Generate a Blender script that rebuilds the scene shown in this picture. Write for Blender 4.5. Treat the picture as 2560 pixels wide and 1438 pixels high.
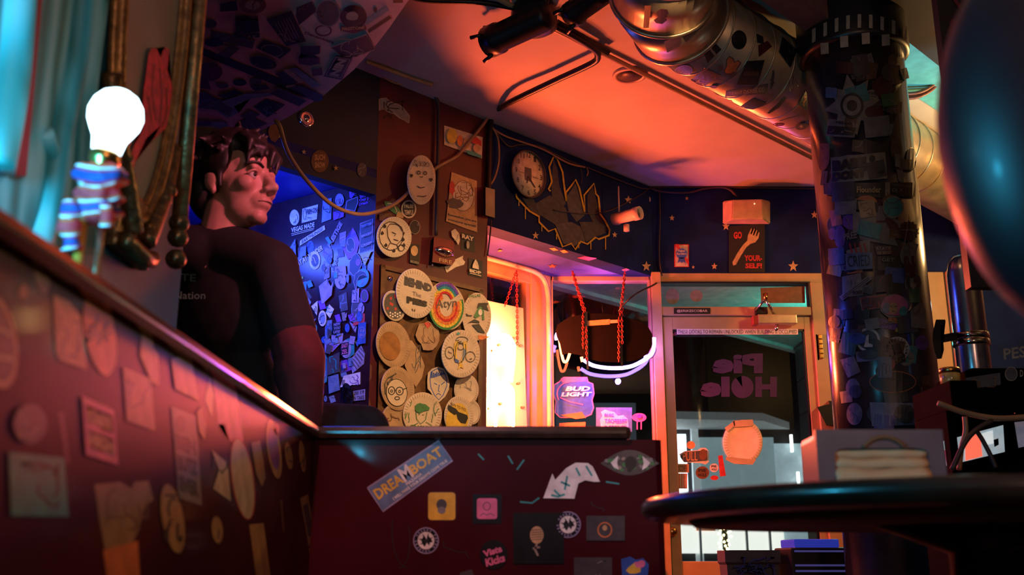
import bpy, bmesh, math, random
from mathutils import Vector, Matrix, noise as mnoise
random.seed(7)
for o in list(bpy.data.objects): bpy.data.objects.remove(o)
SC = bpy.context.scene
COL = SC.collection
# ------------------------------------------------------------------ camera
FPX = 2560.0
TH = math.radians(14.9)
ST, CT = math.sin(TH), math.cos(TH)
CAM = Vector((0, 0, .65))
cd = bpy.data.cameras.new('camera'); cam = bpy.data.objects.new('camera', cd); COL.objects.link(cam)
cam.location = CAM; cam.rotation_euler = (math.pi/2 + TH, 0, 0)
cd.sensor_width = 36; cd.lens = 36; cd.clip_start = .02; cd.clip_end = 200
cd.dof.use_dof = True; cd.dof.focus_distance = 4.6; cd.dof.aperture_fstop = 3.6; cd.dof.aperture_blades = 7
SC.camera = cam
# ------------------------------------------------------------------ world, view
w = bpy.data.worlds.new('world'); SC.world = w; w.use_nodes = True
w.node_tree.nodes['Background'].inputs[0].default_value = (.02, .035, .06, 1)
w.node_tree.nodes['Background'].inputs[1].default_value = .06
SC.view_settings.view_transform = 'Standard'
try: SC.view_settings.look = 'None'
except Exception: pass
SC.view_settings.exposure = 0.0
SC.view_settings.gamma = 1.0
SC.view_settings.use_curve_mapping = False
def lamp(kind, name, loc, power, col, rad=.05, rot=None, size=None, spot=None):
    d = bpy.data.lights.new(name, kind); d.energy = power; d.color = col
    if kind == 'AREA':
        d.shape = 'RECTANGLE'; d.size, d.size_y = size
    else:
        d.shadow_soft_size = rad
    if spot: d.spot_size, d.spot_blend = spot
    o = bpy.data.objects.new(name, d); COL.objects.link(o); o.location = loc
    if rot is not None:
        o.rotation_euler = Vector(rot).to_track_quat('-Z', 'Y').to_euler()
    return o
# warm room lamps out of frame, plus added fills for face, booth and blacks
lamp('POINT', 'bar_lamp_light', (2.78, 4.75, 2.45), 62, (1, .54, .18), .10)
lamp('SPOT', 'plate_wall_spot', (.95, 2.1, 2.8), 330, (1, .55, .26), .05, rot=(-1.33, 2.85, -1.2), spot=(.75, .7))
lamp('POINT', 'house_lamp_light', (.9, -1.0, 1.8), 42, (1, .50, .28), .15)
lamp('SPOT', 'face_fill_spot', (1.2, 1.5, 2.6), 300, (1, .19, .28), .06, rot=(-1.95, 1.28, -.92), spot=(.55, .6))  # unseen red spot added to brighten the seated person's face
lamp('SPOT', 'booth_fill_spot', (-.36, .9, 2.7), 125, (1, .38, .42), .05, rot=(.42, 1.58, -1.95), spot=(.60, .6))  # pinkish fill added for the dark booth end panel
lamp('AREA', 'ambient_fill_area', (0, -2.0, 2.2), 5, (.62, .80, 1), rot=(0, 1, -.1), size=(3.5, 1.2))  # cool fill added behind the camera to lift the blacks
# cyan lamp behind the left partition, black-light tube in the sticker bay
lamp('POINT', 'cyan_lamp_light', (-.62, .86, 1.02), 24, (.05, .62, 1), .05)
lamp('AREA', 'black_light_tube', (-1.50, 4.38, 2.30), 25, (.05, .10, 1), rot=(.8, .75, -.75), size=(.9, .10))
# ------------------------------------------------------------------ materials
MATS = {}
def M(name, col, rough=.5, metal=0., emit=0., var=.18, scale=14., bump=0., coat=0., spec=.5, ecol=None, crough=.12):
    if name in MATS: return MATS[name]
    m = bpy.data.materials.new(name); m.use_nodes = True
    nt = m.node_tree; b = nt.nodes['Principled BSDF']
    b.inputs['Roughness'].default_value = rough; b.inputs['Metallic'].default_value = metal
    b.inputs['Specular IOR Level'].default_value = spec
    b.inputs['Coat Weight'].default_value = coat
    b.inputs['Coat Roughness'].default_value = crough
    tc = nt.nodes.new('ShaderNodeTexCoord'); nz = nt.nodes.new('ShaderNodeTexNoise')
    nz.inputs['Scale'].default_value = scale; nz.inputs['Detail'].default_value = 4
    nt.links.new(tc.outputs['Object'], nz.inputs['Vector'])
    rp = nt.nodes.new('ShaderNodeValToRGB')
    c = Vector(col)
    rp.color_ramp.elements[0].position = .3; rp.color_ramp.elements[1].position = .7
    rp.color_ramp.elements[0].color = (*(c*(1-var)), 1); rp.color_ramp.elements[1].color = (*[min(1, x*(1+var)) for x in c], 1)
    nt.links.new(nz.outputs['Fac'], rp.inputs['Fac'])
    nt.links.new(rp.outputs['Color'], b.inputs['Base Color'])
    if emit:
        b.inputs['Emission Color'].default_value = (*(ecol or col), 1); b.inputs['Emission Strength'].default_value = emit
    if bump:
        bp = nt.nodes.new('ShaderNodeBump'); bp.inputs['Strength'].default_value = bump; bp.inputs['Distance'].default_value = .01
        nt.links.new(nz.outputs['Fac'], bp.inputs['Height']); nt.links.new(bp.outputs['Normal'], b.inputs['Normal'])
    MATS[name] = m; return m
def glass_mat(name, tint=(1, 1, 1), refl=.08, rough=.0):
    if name in MATS: return MATS[name]
    m = bpy.data.materials.new(name); m.use_nodes = True; nt = m.node_tree
    for n in list(nt.nodes): nt.nodes.remove(n)
    out = nt.nodes.new('ShaderNodeOutputMaterial'); mx = nt.nodes.new('ShaderNodeMixShader')
    tr = nt.nodes.new('ShaderNodeBsdfTransparent'); gl = nt.nodes.new('ShaderNodeBsdfGlossy')
    tr.inputs[0].default_value = (*tint, 1); gl.inputs['Roughness'].default_value = rough
    nz = nt.nodes.new('ShaderNodeTexNoise'); nz.inputs['Scale'].default_value = 5
    mp = nt.nodes.new('ShaderNodeMapRange'); mp.inputs['To Min'].default_value = refl*.8; mp.inputs['To Max'].default_value = refl*1.2
    nt.links.new(nz.outputs['Fac'], mp.inputs['Value']); nt.links.new(mp.outputs[0], mx.inputs[0])
    nt.links.new(tr.outputs[0], mx.inputs[1]); nt.links.new(gl.outputs[0], mx.inputs[2]); nt.links.new(mx.outputs[0], out.inputs[0])
    MATS[name] = m; return m
def acrylic_mat(name, col):
    if name in MATS: return MATS[name]
    m = bpy.data.materials.new(name); m.use_nodes = True; nt = m.node_tree
    for n in list(nt.nodes): nt.nodes.remove(n)
    out = nt.nodes.new('ShaderNodeOutputMaterial'); ad = nt.nodes.new('ShaderNodeMixShader')
    d = nt.nodes.new('ShaderNodeBsdfDiffuse'); t = nt.nodes.new('ShaderNodeBsdfTranslucent')
    nz = nt.nodes.new('ShaderNodeTexNoise'); nz.inputs['Scale'].default_value = 9
    rp = nt.nodes.new('ShaderNodeValToRGB'); rp.color_ramp.elements[0].color = (*[c*.8 for c in col], 1); rp.color_ramp.elements[1].color = (*col, 1)
    nt.links.new(nz.outputs['Fac'], rp.inputs[0]); nt.links.new(rp.outputs[0], d.inputs[0]); nt.links.new(rp.outputs[0], t.inputs[0])
    ad.inputs[0].default_value = .45
    nt.links.new(d.outputs[0], ad.inputs[1]); nt.links.new(t.outputs[0], ad.inputs[2]); nt.links.new(ad.outputs[0], out.inputs[0])
    MATS[name] = m; return m
PAL = dict(w=(.78, .74, .68), c=(.66, .54, .38), k=(.012, .012, .014), a=(.22, .21, .21), d=(.07, .065, .07), r=(.55, .035, .03),
           o=(.72, .20, .05), y=(.75, .50, .06), g=(.05, .22, .07), t=(.03, .30, .29), b=(.04, .11, .42), v=(.20, .06, .42), p=(.70, .16, .32),
           n=(.16, .075, .03), m=(.10, .012, .018), l=(.36, .50, .06), s=(.14, .22, .36), x=(.34, .20, .085), z=(.46, .26, .10), f=(.55, .34, .15), e=(.32, .27, .2), h=(.32, .28, .44), i=(.22, .30, .42))
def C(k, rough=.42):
    if k[0] == '_': return M('shaded_'+k[1:], tuple(c*.36 for c in PAL[k[1:]]), .4, var=.3, scale=30)  # column palette: dimness of the shaded column put into the colours
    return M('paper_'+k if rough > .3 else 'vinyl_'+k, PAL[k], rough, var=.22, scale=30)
# ------------------------------------------------------------------ pixel -> surface
def ray(x, y):
    a = (x-1280)/FPX; b = (719-y)/FPX
    return Vector((a, CT-ST*b, ST+CT*b))
class Plane:
    flat = True; sc = 1.
    def __init__(s, p, n): s.p = Vector(p); s.n = Vector(n).normalized(); s.k = 0
    def hit(s, x, y, l=0.):
        d = ray(x, y); return CAM + d*((s.p + s.n*l - CAM).dot(s.n)/d.dot(s.n))
class Cyl:
    flat = False; sc = 1.
    def __init__(s, p, d, r): s.p = Vector(p); s.d = Vector(d).normalized(); s.r = r; s.k = 0
    def hit(s, x, y, l=0.):
        q = ray(x, y); o = CAM - s.p; r = s.r + l
        qv = q - s.d*q.dot(s.d); ov = o - s.d*o.dot(s.d)
        A = qv.dot(qv); B = 2*qv.dot(ov); Cc = ov.dot(ov) - r*r
        D = B*B - 4*A*Cc
        if D < 0:                       # past the limb: nearest point of the limb
            t = -B/(2*A); P = CAM + q*t; ax = s.p + s.d*(P - s.p).dot(s.d); return ax + (P - ax).normalized()*r
        return CAM + q*((-B - math.sqrt(D))/(2*A))
# ------------------------------------------------------------------ object helpers
WORG = {}
def place(o, c, parent=None, label=None, cat=None, group=None, kind=None):
    COL.objects.link(o); WORG[o.name] = Vector(c)
    if parent is not None:
        o.parent = parent; o.location = Vector(c) - WORG[parent.name]
    else: o.location = c
    if label: o['label'] = label
    if cat: o['category'] = cat
    if group: o['group'] = group
    if kind: o['kind'] = kind
    return o
def empty(name, loc, label, cat, group=None):
    o = bpy.data.objects.new(name, None); o.empty_display_size = .05
    return place(o, loc, None, label, cat, group)
def mesh(name, verts, faces, mat, parent=None, smooth=False, **kw):
    vs = [Vector(v) for v in verts]
    c = sum(vs, Vector())/max(1, len(vs))
    me = bpy.data.meshes.new(name); me.from_pydata([v-c for v in vs], [], faces); me.update()
    if smooth:
        me.polygons.foreach_set('use_smooth', [True]*len(me.polygons))
    me.materials.append(mat)
    return place(bpy.data.objects.new(name, me), c, parent, **kw)
def bmobj(name, bm, mat, parent=None, smooth=False, recalc=True, **kw):
    if recalc: bmesh.ops.recalc_face_normals(bm, faces=bm.faces)
    bm.verts.index_update()
    vs = [v.co.copy() for v in bm.verts]; fs = [[v.index for v in f.verts] for f in bm.faces]
    bm.free(); return mesh(name, vs, fs, mat, parent, smooth, **kw)
def bbox(bm, x0, x1, y0, y1, z0, z1, mtx=None, bev=0.):
    r = bmesh.ops.create_cube(bm, size=1)
    vs = r['verts']
    for v in vs:
        v.co = Vector(((x0+x1)/2+v.co.x*(x1-x0), (y0+y1)/2+v.co.y*(y1-y0), (z0+z1)/2+v.co.z*(z1-z0)))
    if bev:
        es = list({e for v in vs for e in v.link_edges})
        rr = bmesh.ops.bevel(bm, geom=es, offset=bev, segments=2, affect='EDGES', profile=.6)
        vs = list({v for f in rr['faces'] for v in f.verts} | {v for v in vs if v.is_valid})
    if mtx is not None:
        for v in vs: v.co = mtx @ v.co
def box(name, x0, x1, y0, y1, z0, z1, mat, parent=None, mtx=None, bev=0., **kw):
    bm = bmesh.new(); bbox(bm, x0, x1, y0, y1, z0, z1, mtx, bev); return bmobj(name, bm, mat, parent, **kw)
def prism(name, pts, z0, z1, mat, parent=None, bev=0., **kw):
    bm = bmesh.new(); f = bm.faces.new([bm.verts.new((x, y, z0)) for x, y in pts])
    r = bmesh.ops.extrude_face_region(bm, geom=[f])
    for v in r['geom']:
        if isinstance(v, bmesh.types.BMVert): v.co.z = z1
    if bev: bmesh.ops.bevel(bm, geom=bm.edges[:], offset=bev, segments=2, affect='EDGES')
    return bmobj(name, bm, mat, parent, **kw)
def lathe_bm(bm, prof, n=24, mtx=None, cap=True):
    rings = []
    for r, z in prof:
        rings.append([bm.verts.new((mtx or Matrix()) @ Vector((r*math.cos(2*math.pi*i/n), r*math.sin(2*math.pi*i/n), z))) for i in range(n)])
    for a, b in zip(rings, rings[1:]):
        for i in range(n): bm.faces.new((a[i], a[(i+1) % n], b[(i+1) % n], b[i]))
    if cap:
        bm.faces.new(rings[0][::-1]); bm.faces.new(rings[-1])
def lathe(name, prof, mat, parent=None, n=24, mtx=None, smooth=True, cap=True, **kw):
    bm = bmesh.new(); lathe_bm(bm, prof, n, mtx, cap); return bmobj(name, bm, mat, parent, smooth, **kw)
def frame(p, z):                       # matrix: local Z along z at p
    return Matrix.Translation(Vector(p)) @ Vector(z).to_track_quat('Z', 'Y').to_matrix().to_4x4()
def crom(pts, sub=6):
    P = [Vector(p) for p in pts]
    if len(P) < 3: return P
    out = []
    for i in range(len(P)-1):
        p0, p1, p2, p3 = P[max(i-1, 0)], P[i], P[i+1], P[min(i+2, len(P)-1)]
        for k in range(sub):
            t = k/sub
            out.append(.5*((2*p1)+(p2-p0)*t+(2*p0-5*p1+4*p2-p3)*t*t+(3*p1-p0-3*p2+p3)*t**3))
    return out+[P[-1]]
def tube_bm(bm, pts, r, n=7, cap=True, rad=None, closed=False):
    P = [Vector(p) for p in pts]; prev = None; rings = []
    for i, p in enumerate(P):
        if closed: t = P[(i+1) % len(P)]-P[i-1]
        else: t = P[min(i+1, len(P)-1)]-P[max(i-1, 0)]
        t.normalize()
        if prev is None:
            u = t.cross(Vector((0, 0, 1)));
            if u.length < .05: u = t.cross(Vector((0, 1, 0)))
        else: u = prev - t*prev.dot(t)
        u.normalize(); prev = u; v = t.cross(u); rr = rad[i] if rad else r
        rings.append([bm.verts.new(p+(u*math.cos(2*math.pi*k/n)+v*math.sin(2*math.pi*k/n))*rr) for k in range(n)])
    pairs = list(zip(rings, rings[1:]))
    if closed: pairs.append((rings[-1], rings[0]))
    for a, b in pairs:
        for k in range(n): bm.faces.new((a[k], a[(k+1) % n], b[(k+1) % n], b[k]))
    if cap and not closed:
        bm.faces.new(rings[0][::-1]); bm.faces.new(rings[-1])
def tube(name, pts, r, mat, parent=None, n=7, sm=6, rad=None, **kw):
    bm = bmesh.new(); tube_bm(bm, crom(pts, sm) if sm else pts, r, n, rad=rad)
    return bmobj(name, bm, mat, parent, True, **kw)
def chain(name, p0, p1, mat, parent, link=.022, r=.0025):
    p0, p1 = Vector(p0), Vector(p1); L = (p1-p0).length; n = max(2, int(L/(link*.72))); d = (p1-p0).normalized()
    u = d.cross(Vector((0, 1, .1))).normalized(); v = d.cross(u); bm = bmesh.new()
    for i in range(n):
        c = p0+(p1-p0)*((i+.5)/n); s = u if i % 2 else v
        pts = [c+d*(link*.5*math.cos(2*math.pi*k/8))+s*(link*.27*math.sin(2*math.pi*k/8)) for k in range(8)]
        tube_bm(bm, pts, r, 4, closed=True)
    return bmobj(name, bm, mat, parent)
# ------------------------------------------------------------------ flat print helpers (pixel outlines laid on a real surface)
def E(cx, cy, rx, ry, rot=0, n=22):
    a = math.radians(rot)
    return [(cx+rx*math.cos(t)*math.cos(a)-ry*math.sin(t)*math.sin(a), cy+rx*math.cos(t)*math.sin(a)+ry*math.sin(t)*math.cos(a)) for t in [2*math.pi*i/n for i in range(n)]]
def B(x0, y0, x1, y1): return [(x0, y0), (x1, y0), (x1, y1), (x0, y1)]
def RB(cx, cy, w, h, deg):
    a = math.radians(deg); return [(cx+x*math.cos(a)-y*math.sin(a), cy+x*math.sin(a)+y*math.cos(a)) for x, y in ((-w/2, -h/2), (w/2, -h/2), (w/2, h/2), (-w/2, h/2))]
def rnd(q, f=.22):                      # rounded corners of a quad
    out = []
    for i in range(4):
        p, c, nx = Vector(q[i-1]), Vector(q[i]), Vector(q[(i+1) % 4])
        a = c+(p-c)*f; b = c+(nx-c)*f
        for t in (0, .25, .5, .75, 1): out.append(tuple(a*(1-t)**2+c*2*t*(1-t)+b*t*t))
    return out
def star(cx, cy, r, n=5, q=.42, rot=-90, sy=1.):
    return [(cx+(r if i % 2 == 0 else r*q)*math.cos(math.radians(rot+i*180/n)), cy+sy*(r if i % 2 == 0 else r*q)*math.sin(math.radians(rot+i*180/n))) for i in range(2*n)]
def blob(cx, cy, rx, ry, n=14, j=.22, seed=1):
    R = random.Random(seed); return [(cx+rx*f*math.cos(2*math.pi*i/n), cy+ry*f*math.sin(2*math.pi*i/n)) for i, f in [(i, 1+R.uniform(-j, j)) for i in range(n)]]
def leaf(cx, cy, r, rot=-90):
    pts = []
    for k, (ang, L) in enumerate(zip((-126, -84, -42, 0, 42, 84, 126), (.62, .85, .97, 1, .97, .85, .62))):
        a = math.radians(rot+ang)
        for f, da in ((.22, -17), (.6, -8), (1, 0), (.6, 8)):
            aa = a+math.radians(da); pts.append((cx+r*L*f*math.cos(aa), cy+r*L*f*math.sin(aa)))
    a = math.radians(rot+180); pts.append((cx+r*.5*math.cos(a), cy+r*.5*math.sin(a)))
    return pts
def lay(surf, pts, mat, parent, name='sticker', lift=None, thick=.0009, **kw):
    if lift is None:
        lift = .0006+(surf.k % 9)*.0011; surf.k += 1
    bm = bmesh.new()
    vs = [bm.verts.new((x, y, 0)) for x, y in pts]; bm.faces.new(vs)
    if surf.flat:
        if len(pts) > 4: bmesh.ops.triangulate(bm, faces=bm.faces[:])
    else:
        xs = [p[0] for p in pts]; ys = [p[1] for p in pts]; st = max(9, (max(xs)-min(xs))/7)
        x = min(xs)+st
        while x < max(xs):
            bmesh.ops.bisect_plane(bm, geom=bm.verts[:]+bm.edges[:]+bm.faces[:], plane_co=(x, 0, 0), plane_no=(1, 0, 0)); x += st
        if abs(surf.d.z) < .5:
            st = max(9, (max(ys)-min(ys))/7); y = min(ys)+st
            while y < max(ys):
                bmesh.ops.bisect_plane(bm, geom=bm.verts[:]+bm.edges[:]+bm.faces[:], plane_co=(0, y, 0), plane_no=(0, 1, 0)); y += st
        bmesh.ops.triangulate(bm, faces=bm.faces[:])
    bm.verts.index_update()
    top = [(v.co.x, v.co.y) for v in bm.verts]; n = len(top)
    fs = [[v.index for v in f.verts] for f in bm.faces]
    be = [(e.verts[0].index, e.verts[1].index) for e in bm.edges if e.is_boundary]; bm.free()
    sc_ = surf.sc; V = [surf.hit(x, y, (lift+thick)*sc_) for x, y in top]+[surf.hit(x, y, max(0, lift-.0005)*sc_) for x, y in top]
    # orient faces toward the camera
    fo = []
    for f in fs:
        a, b, c = V[f[0]], V[f[1]], V[f[2]]
        fo.append(f if (b-a).cross(c-a).dot(CAM-a) > 0 else f[::-1])
    fo += [(a, b, b+n, a+n) for a, b in be]
    o = mesh(name, V, fo, mat, parent, **kw); o['_l'] = lift+thick
    return o
def ribbon(surf, lines, wd, mat, parent, lift, name='drawing', **kw):
    V, Fc = [], []
    for ln in lines:
        L = [Vector(p) for p in ln]; i0 = len(V)
        for i, p in enumerate(L):
            t = (L[min(i+1, len(L)-1)]-L[max(i-1, 0)]);
            if t.length < 1e-6: t = Vector((1, 0))
            t.normalize(); nn = Vector((-t.y, t.x))*wd/2
            V += [surf.hit(*(p+nn), lift*surf.sc), surf.hit(*(p-nn), lift*surf.sc)]
        for i in range(len(L)-1):
            a = i0+2*i; f = (a, a+1, a+3, a+2)
            if (V[f[1]]-V[f[0]]).cross(V[f[2]]-V[f[0]]).dot(CAM-V[f[0]]) < 0: f = f[::-1]
            Fc.append(f)
    return mesh(name, V, Fc, mat, parent, **kw)
TXT = {}; LIFT = {}
def text_geo(s, bold=.02):
    key = (s, bold)
    if key in TXT: return TXT[key]
    cu = bpy.data.curves.new('t', 'FONT'); cu.body = s; cu.offset = bold; cu.resolution_u = 2
    o = bpy.data.objects.new('t', cu); COL.objects.link(o)
    dg = bpy.context.evaluated_depsgraph_get(); me = bpy.data.meshes.new_from_object(o.evaluated_get(dg))
    V = [v.co.copy() for v in me.vertices]; Fc = [list(p.vertices) for p in me.polygons]
    bpy.data.objects.remove(o); bpy.data.curves.remove(cu); bpy.data.meshes.remove(me)
    x0, x1 = min(v.x for v in V), max(v.x for v in V); y0, y1 = min(v.y for v in V), max(v.y for v in V)
    V = [((v.x-x0)/(x1-x0), 1-(v.y-y0)/max(1e-6, y1-y0)) for v in V]
    TXT[key] = (V, Fc); return TXT[key]
def text(surf, s, q, mat, parent, lift=.003, bold=.02, mirror=False, name='lettering', **kw):
    V, Fc = text_geo(s, bold); q = [Vector(p) for p in q]; P = []
    for u, v in V:
        if mirror: u = 1-u
        p = q[0]*(1-u)*(1-v)+q[1]*u*(1-v)+q[2]*u*v+q[3]*(1-u)*v
        P.append(surf.hit(p.x, p.y, lift*surf.sc))
    fo = []
    for f in Fc:
        a, b, c = P[f[0]], P[f[1]], P[f[2]]
        fo.append(f if (b-a).cross(c-a).dot(CAM-a) > 0 else f[::-1])
    return mesh(name, P, fo, mat, parent, **kw)
def sub(q, u0, v0, u1, v1):             # sub-quad of a quad
    q = [Vector(p) for p in q]
    f = lambda u, v: tuple(q[0]*(1-u)*(1-v)+q[1]*u*(1-v)+q[2]*u*v+q[3]*(1-u)*v)
    return [f(u0, v0), f(u1, v0), f(u1, v1), f(u0, v1)]
def quad_of(pts):
    if len(pts) == 4: return pts
    xs = [p[0] for p in pts]; ys = [p[1] for p in pts]
    return sub(B(min(xs), min(ys), max(xs), max(ys)), .15, .15, .85, .85)
def scrib(cx, cy, w, h, seed, n=3):
    R = random.Random(seed); L = []
    for _ in range(n):
        x, y = cx+R.uniform(-.35, .35)*w, cy+R.uniform(-.35, .35)*h; ln = [(x, y)]; a = R.uniform(0, 6.28)
        for _ in range(R.randint(4, 8)):
            a += R.uniform(-1.2, 1.2); x = min(cx+w*.42, max(cx-w*.42, x+math.cos(a)*w*.16)); y = min(cy+h*.42, max(cy-h*.42, y+math.sin(a)*h*.16)); ln.append((x, y))
        L.append(ln)
    return L
def S(surf, par, pts, col, txt=None, tc='k', label=None, scr=0, sc='k', sw=2., edge=None, inner=None, name='sticker', bold=.03, rough=.42):
    """one sticker: outline, optional border, inner panel, lettering rows, scribbled print"""
    o = lay(surf, pts, C(col, rough), par, name, **({'label': label} if label else {}))
    lf = o['_l']+.0004; del o['_l']; LIFT[o.name] = lf
    if edge: ribbon(surf, [list(pts)+[pts[0]]], sw, C(edge), o, lf, 'border')
    if inner:
        cx = sum(p[0] for p in pts)/len(pts); cy = sum(p[1] for p in pts)/len(pts); k, f = inner
        p = lay(surf, [(cx+(x-cx)*f, cy+(y-cy)*f) for x, y in pts], C(k), o, 'panel', lift=lf, thick=.0003); del p['_l']; lf += .0007
    if txt:
        q = quad_of(pts); rows = txt if isinstance(txt, list) else [txt]; n = len(rows)
        for i, s in enumerate(rows):
            text(surf, s, sub(q, .08, (i+.14)/n, .92, (i+.86)/n), C(tc), o, lf, bold)
    if scr:
        xs = [p[0] for p in pts]; ys = [p[1] for p in pts]
        ribbon(surf, scrib(sum(xs)/len(xs), sum(ys)/len(ys), (max(xs)-min(xs))*.8, (max(ys)-min(ys))*.8, int(xs[0]*7+ys[0]), scr), sw, C(sc), o, lf, 'print')
    return o
# ================================================================== surfaces
PW = Plane((0, 5.31, 0), (1, -1, 0))        # clock wall / pillar front
DW = Plane((0, 6.2, 0), (0, -1, 0))         # door wall
CE = Plane((0, 0, 2.97), (0, 0, -1))        # ceiling
FP = Plane((0, 2.48, 0), (0, -1, 0)); FP.sc = .25   # booth end panel
LP = Plane((-.475, 0, 0), (1, 0, 0)); LP.sc = .12   # booth side panel
A_ = (-.655, 4.655); UVD = Vector((-.85, .53, 0)).normalized()
UV = Plane((-.655, 4.655, 0), (-UVD.y, UVD.x, 0) if (-UVD.y) < 0 else (UVD.y, -UVD.x, 0))
if (CAM-UV.p).dot(UV.n) < 0: UV.n = -UV.n
MW = Plane((-.70, 0, 0), (1, 0, 0))         # teal mirror wall
BW = Plane((0, 5.96, 0), (1, -1, 0))        # bay side window
SF = Plane((0, 0, 2.37), (0, 0, -1))        # bay soffit
HB = Plane((0, 0, 2.30), (0, 0, -1))        # hanging board
CO = Cyl((1.449, 3.95, 0), (0, 0, 1), .20)  # column
DU = Cyl((1.06, 4.10, 2.76), (1, 1, 0), .185)  # duct
GL = Plane((0, 6.235, 0), (0, -1, 0))       # street glass, inner face
def fx(x, y=800, Y=6.2): d = ray(x, y); return d.x*Y/d.y
def fz(y, Y=6.2): d = ray(1280, y); return .65+d.z*Y/d.y
U45 = Vector((1, 1, 0)).normalized(); N45 = Vector((1, -1, 0)).normalized()
def m45(x, y): return Matrix.Translation((x, y, 0)) @ Matrix.Rotation(math.pi/4, 4, 'Z')   # local x along wall, local -y into the room
# ------------------------------------------------------------------ materials of the shell
m_floor = M('floor_concrete', (.035, .025, .022), .45, bump=.1)
m_ceil = M('ceiling_paint', (.50, .45, .38), .75, var=.06, scale=5, bump=.15)
m_navy = M('navy_wall', (.006, .016, .085), .8, var=.35, scale=6, spec=.15)
m_navyd = M('navy_wall_dark', (.006, .010, .035), .6, var=.35, scale=6)
m_soff = M('bay_blue', (.025, .035, .34), .45, var=.25, scale=7)
m_red = M('oxblood_paint', (.085, .012, .014), .42, var=.3, scale=7, bump=.08)
m_frame = M('beige_metal', (.46, .32, .15), .45, var=.1, scale=9)
m_dark = M('dark_wall', (.02, .014, .014), .6)
m_booth = M('booth_lacquer', (.052, .0045, .0085), .38, var=.3, scale=4, bump=.02, coat=.16, spec=.1, crough=.08)
m_rail = M('rail_wood', (.035, .016, .010), .2, var=.35, scale=25, coat=.5)
m_teal = M('teal_wall', (.012, .12, .16), .55, var=.2, scale=5)
m_chrome = M('chrome', (.75, .74, .72), .12, 1.)
m_black = M('black_metal', (.008, .008, .009), .4, .3)
m_blackp = M('black_plastic', (.008, .008, .010), .35)
m_brass = M('brass', (.62, .33, .09), .25, 1., var=.3, scale=40)
m_glass = glass_mat('street_glass', (.86, .92, .92), .07)
ST_ = dict(kind='structure')
# ------------------------------------------------------------------ shell
box('floor', -3.2, 3.3, -2.2, 6.2, -.06, 0, m_floor, **ST_)
box('ceiling', -3.2, 3.4, -2.2, 6.34, 2.97, 3.05, m_ceil, **ST_)
box('wall_back', -3.2, 3.3, -2.3, -2.2, 0, 2.97, m_dark, **ST_)
box('wall_right', 3.2, 3.3, -2.2, 6.2, 0, 2.97, m_dark, **ST_)
box('wall_far_left', -3.3, -3.2, -2.3, 3.9, 0, 2.97, m_dark, **ST_)
wclk = box('wall_clock', 0, 1.44, 0, .12, 2.37, 2.97, m_navy, mtx=m45(-.13, 5.18), **ST_)
wdark = box('wall_star', -2.6, 0, 0, .05, 2.35, 2.97, m_navyd, mtx=m45(-.655, 4.655), **ST_)
pil = prism('wall_pillar', [A_, (-.13, 5.18), (-.455, 5.505), (-1.66, 5.30)], 0, 2.97, m_red, **ST_)
uvn = UV.n; uvp = Vector((-.655, 4.655, 0))
q = [uvp+uvn*.0, uvp+UVD*1.22, uvp+UVD*1.22-uvn*.03, uvp-uvn*.03]
m_uvw = M('uv_wall_paint', (.03, .010, .016), .22, var=.4, scale=8)
wuv = prism('wall_sticker_bay', [p[:2] for p in q], 0, 2.434, m_uvw, **ST_)
prism('trim_bay_soffit_a', [A_, (-2.5, 2.81), (-3.4, 3.7), (-1.9, 5.6), (-1.66, 5.30)], 2.436, 2.48, m_soff, **ST_)
bso = prism('trim_bay_soffit_b', [(-.13, 5.18), (.888, 6.2), (.239, 6.2), (-.455, 5.505)], 2.372, 2.42, m_soff, **ST_)
box('wall_bay', -.3, 2.5, 0, .08, 0, 2.37, m_navy, mtx=m45(-3.3, 3.85), **ST_)
dwl = box('wall_door', .888, 3.2, 6.2, 6.30, fz(683), 2.97, m_navy, **ST_)
lw = box('wall_left', -.76, -.70, -1.2, 2.085, 0, 2.97, m_teal, **ST_)
# low wall under the street windows
box('wall_sill', .239, .90, 6.2, 6.3, 0, .58, m_red, **ST_)
box('wall_sill_side', 0, .98, 0, .1, 0, .62, m_red, mtx=m45(-.455, 5.505), **ST_)
# beam in the upper right
box('trim_beam', -1.6, 1.5, -.12, 0, 2.80, 2.97, M('beam_paint', (.20, .10, .09), .6), mtx=m45(.2, 2.85), **ST_)
box('trim_dark_soffit', 1.2, 3.0, 0, .58, 2.86, 2.969, m_dark, mtx=m45(.98, 2.50), **ST_)
# ------------------------------------------------------------------ street side: frames, glass, door
def fr(name, x0, x1, y0, y1, par=None, d0=6.2, d1=6.28, yr=800, mat=None, **kw):
    return box(name, fx(x0, yr), fx(x1, yr), d0, d1, fz(y1), fz(y0), mat or m_frame, par, bev=.004, **kw)
win2 = empty('window_2', (.56, 6.24, fz(1000)), None, None); win2['kind'] = 'structure'; del_keys = None
def wframe(win, xa, xb, ya, yb, t=.05):
    pass
X0, X1 = fx(1384, 900), fx(1628, 900)
box('frame_side', X0-.06, X0, 6.2, 6.28, .5, fz(690), m_frame, win2, bev=.004)
box('frame_side', X1, X1+.012, 6.2, 6.28, .5, fz(690), m_frame, win2, bev=.003)
box('frame_head', X0-.06, X1+.012, 6.2, 6.28, fz(702), 2.375, m_frame, win2, bev=.004)
box('frame_sill', X0-.06, X1+.012, 6.15, 6.28, .5, .62, m_frame, win2, bev=.004)
box('pane', X0, X1, 6.238, 6.246, .62, fz(702), m_glass, win2)
win1 = empty('window_1', (-.11, 5.85, .62), None, None); win1['kind'] = 'structure'
mm = m45(-.455, 5.505)
box('frame_jamb', .80, .98, -.01, .07, .62, 2.372, m_frame, win1, mtx=mm, bev=.006)
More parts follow.
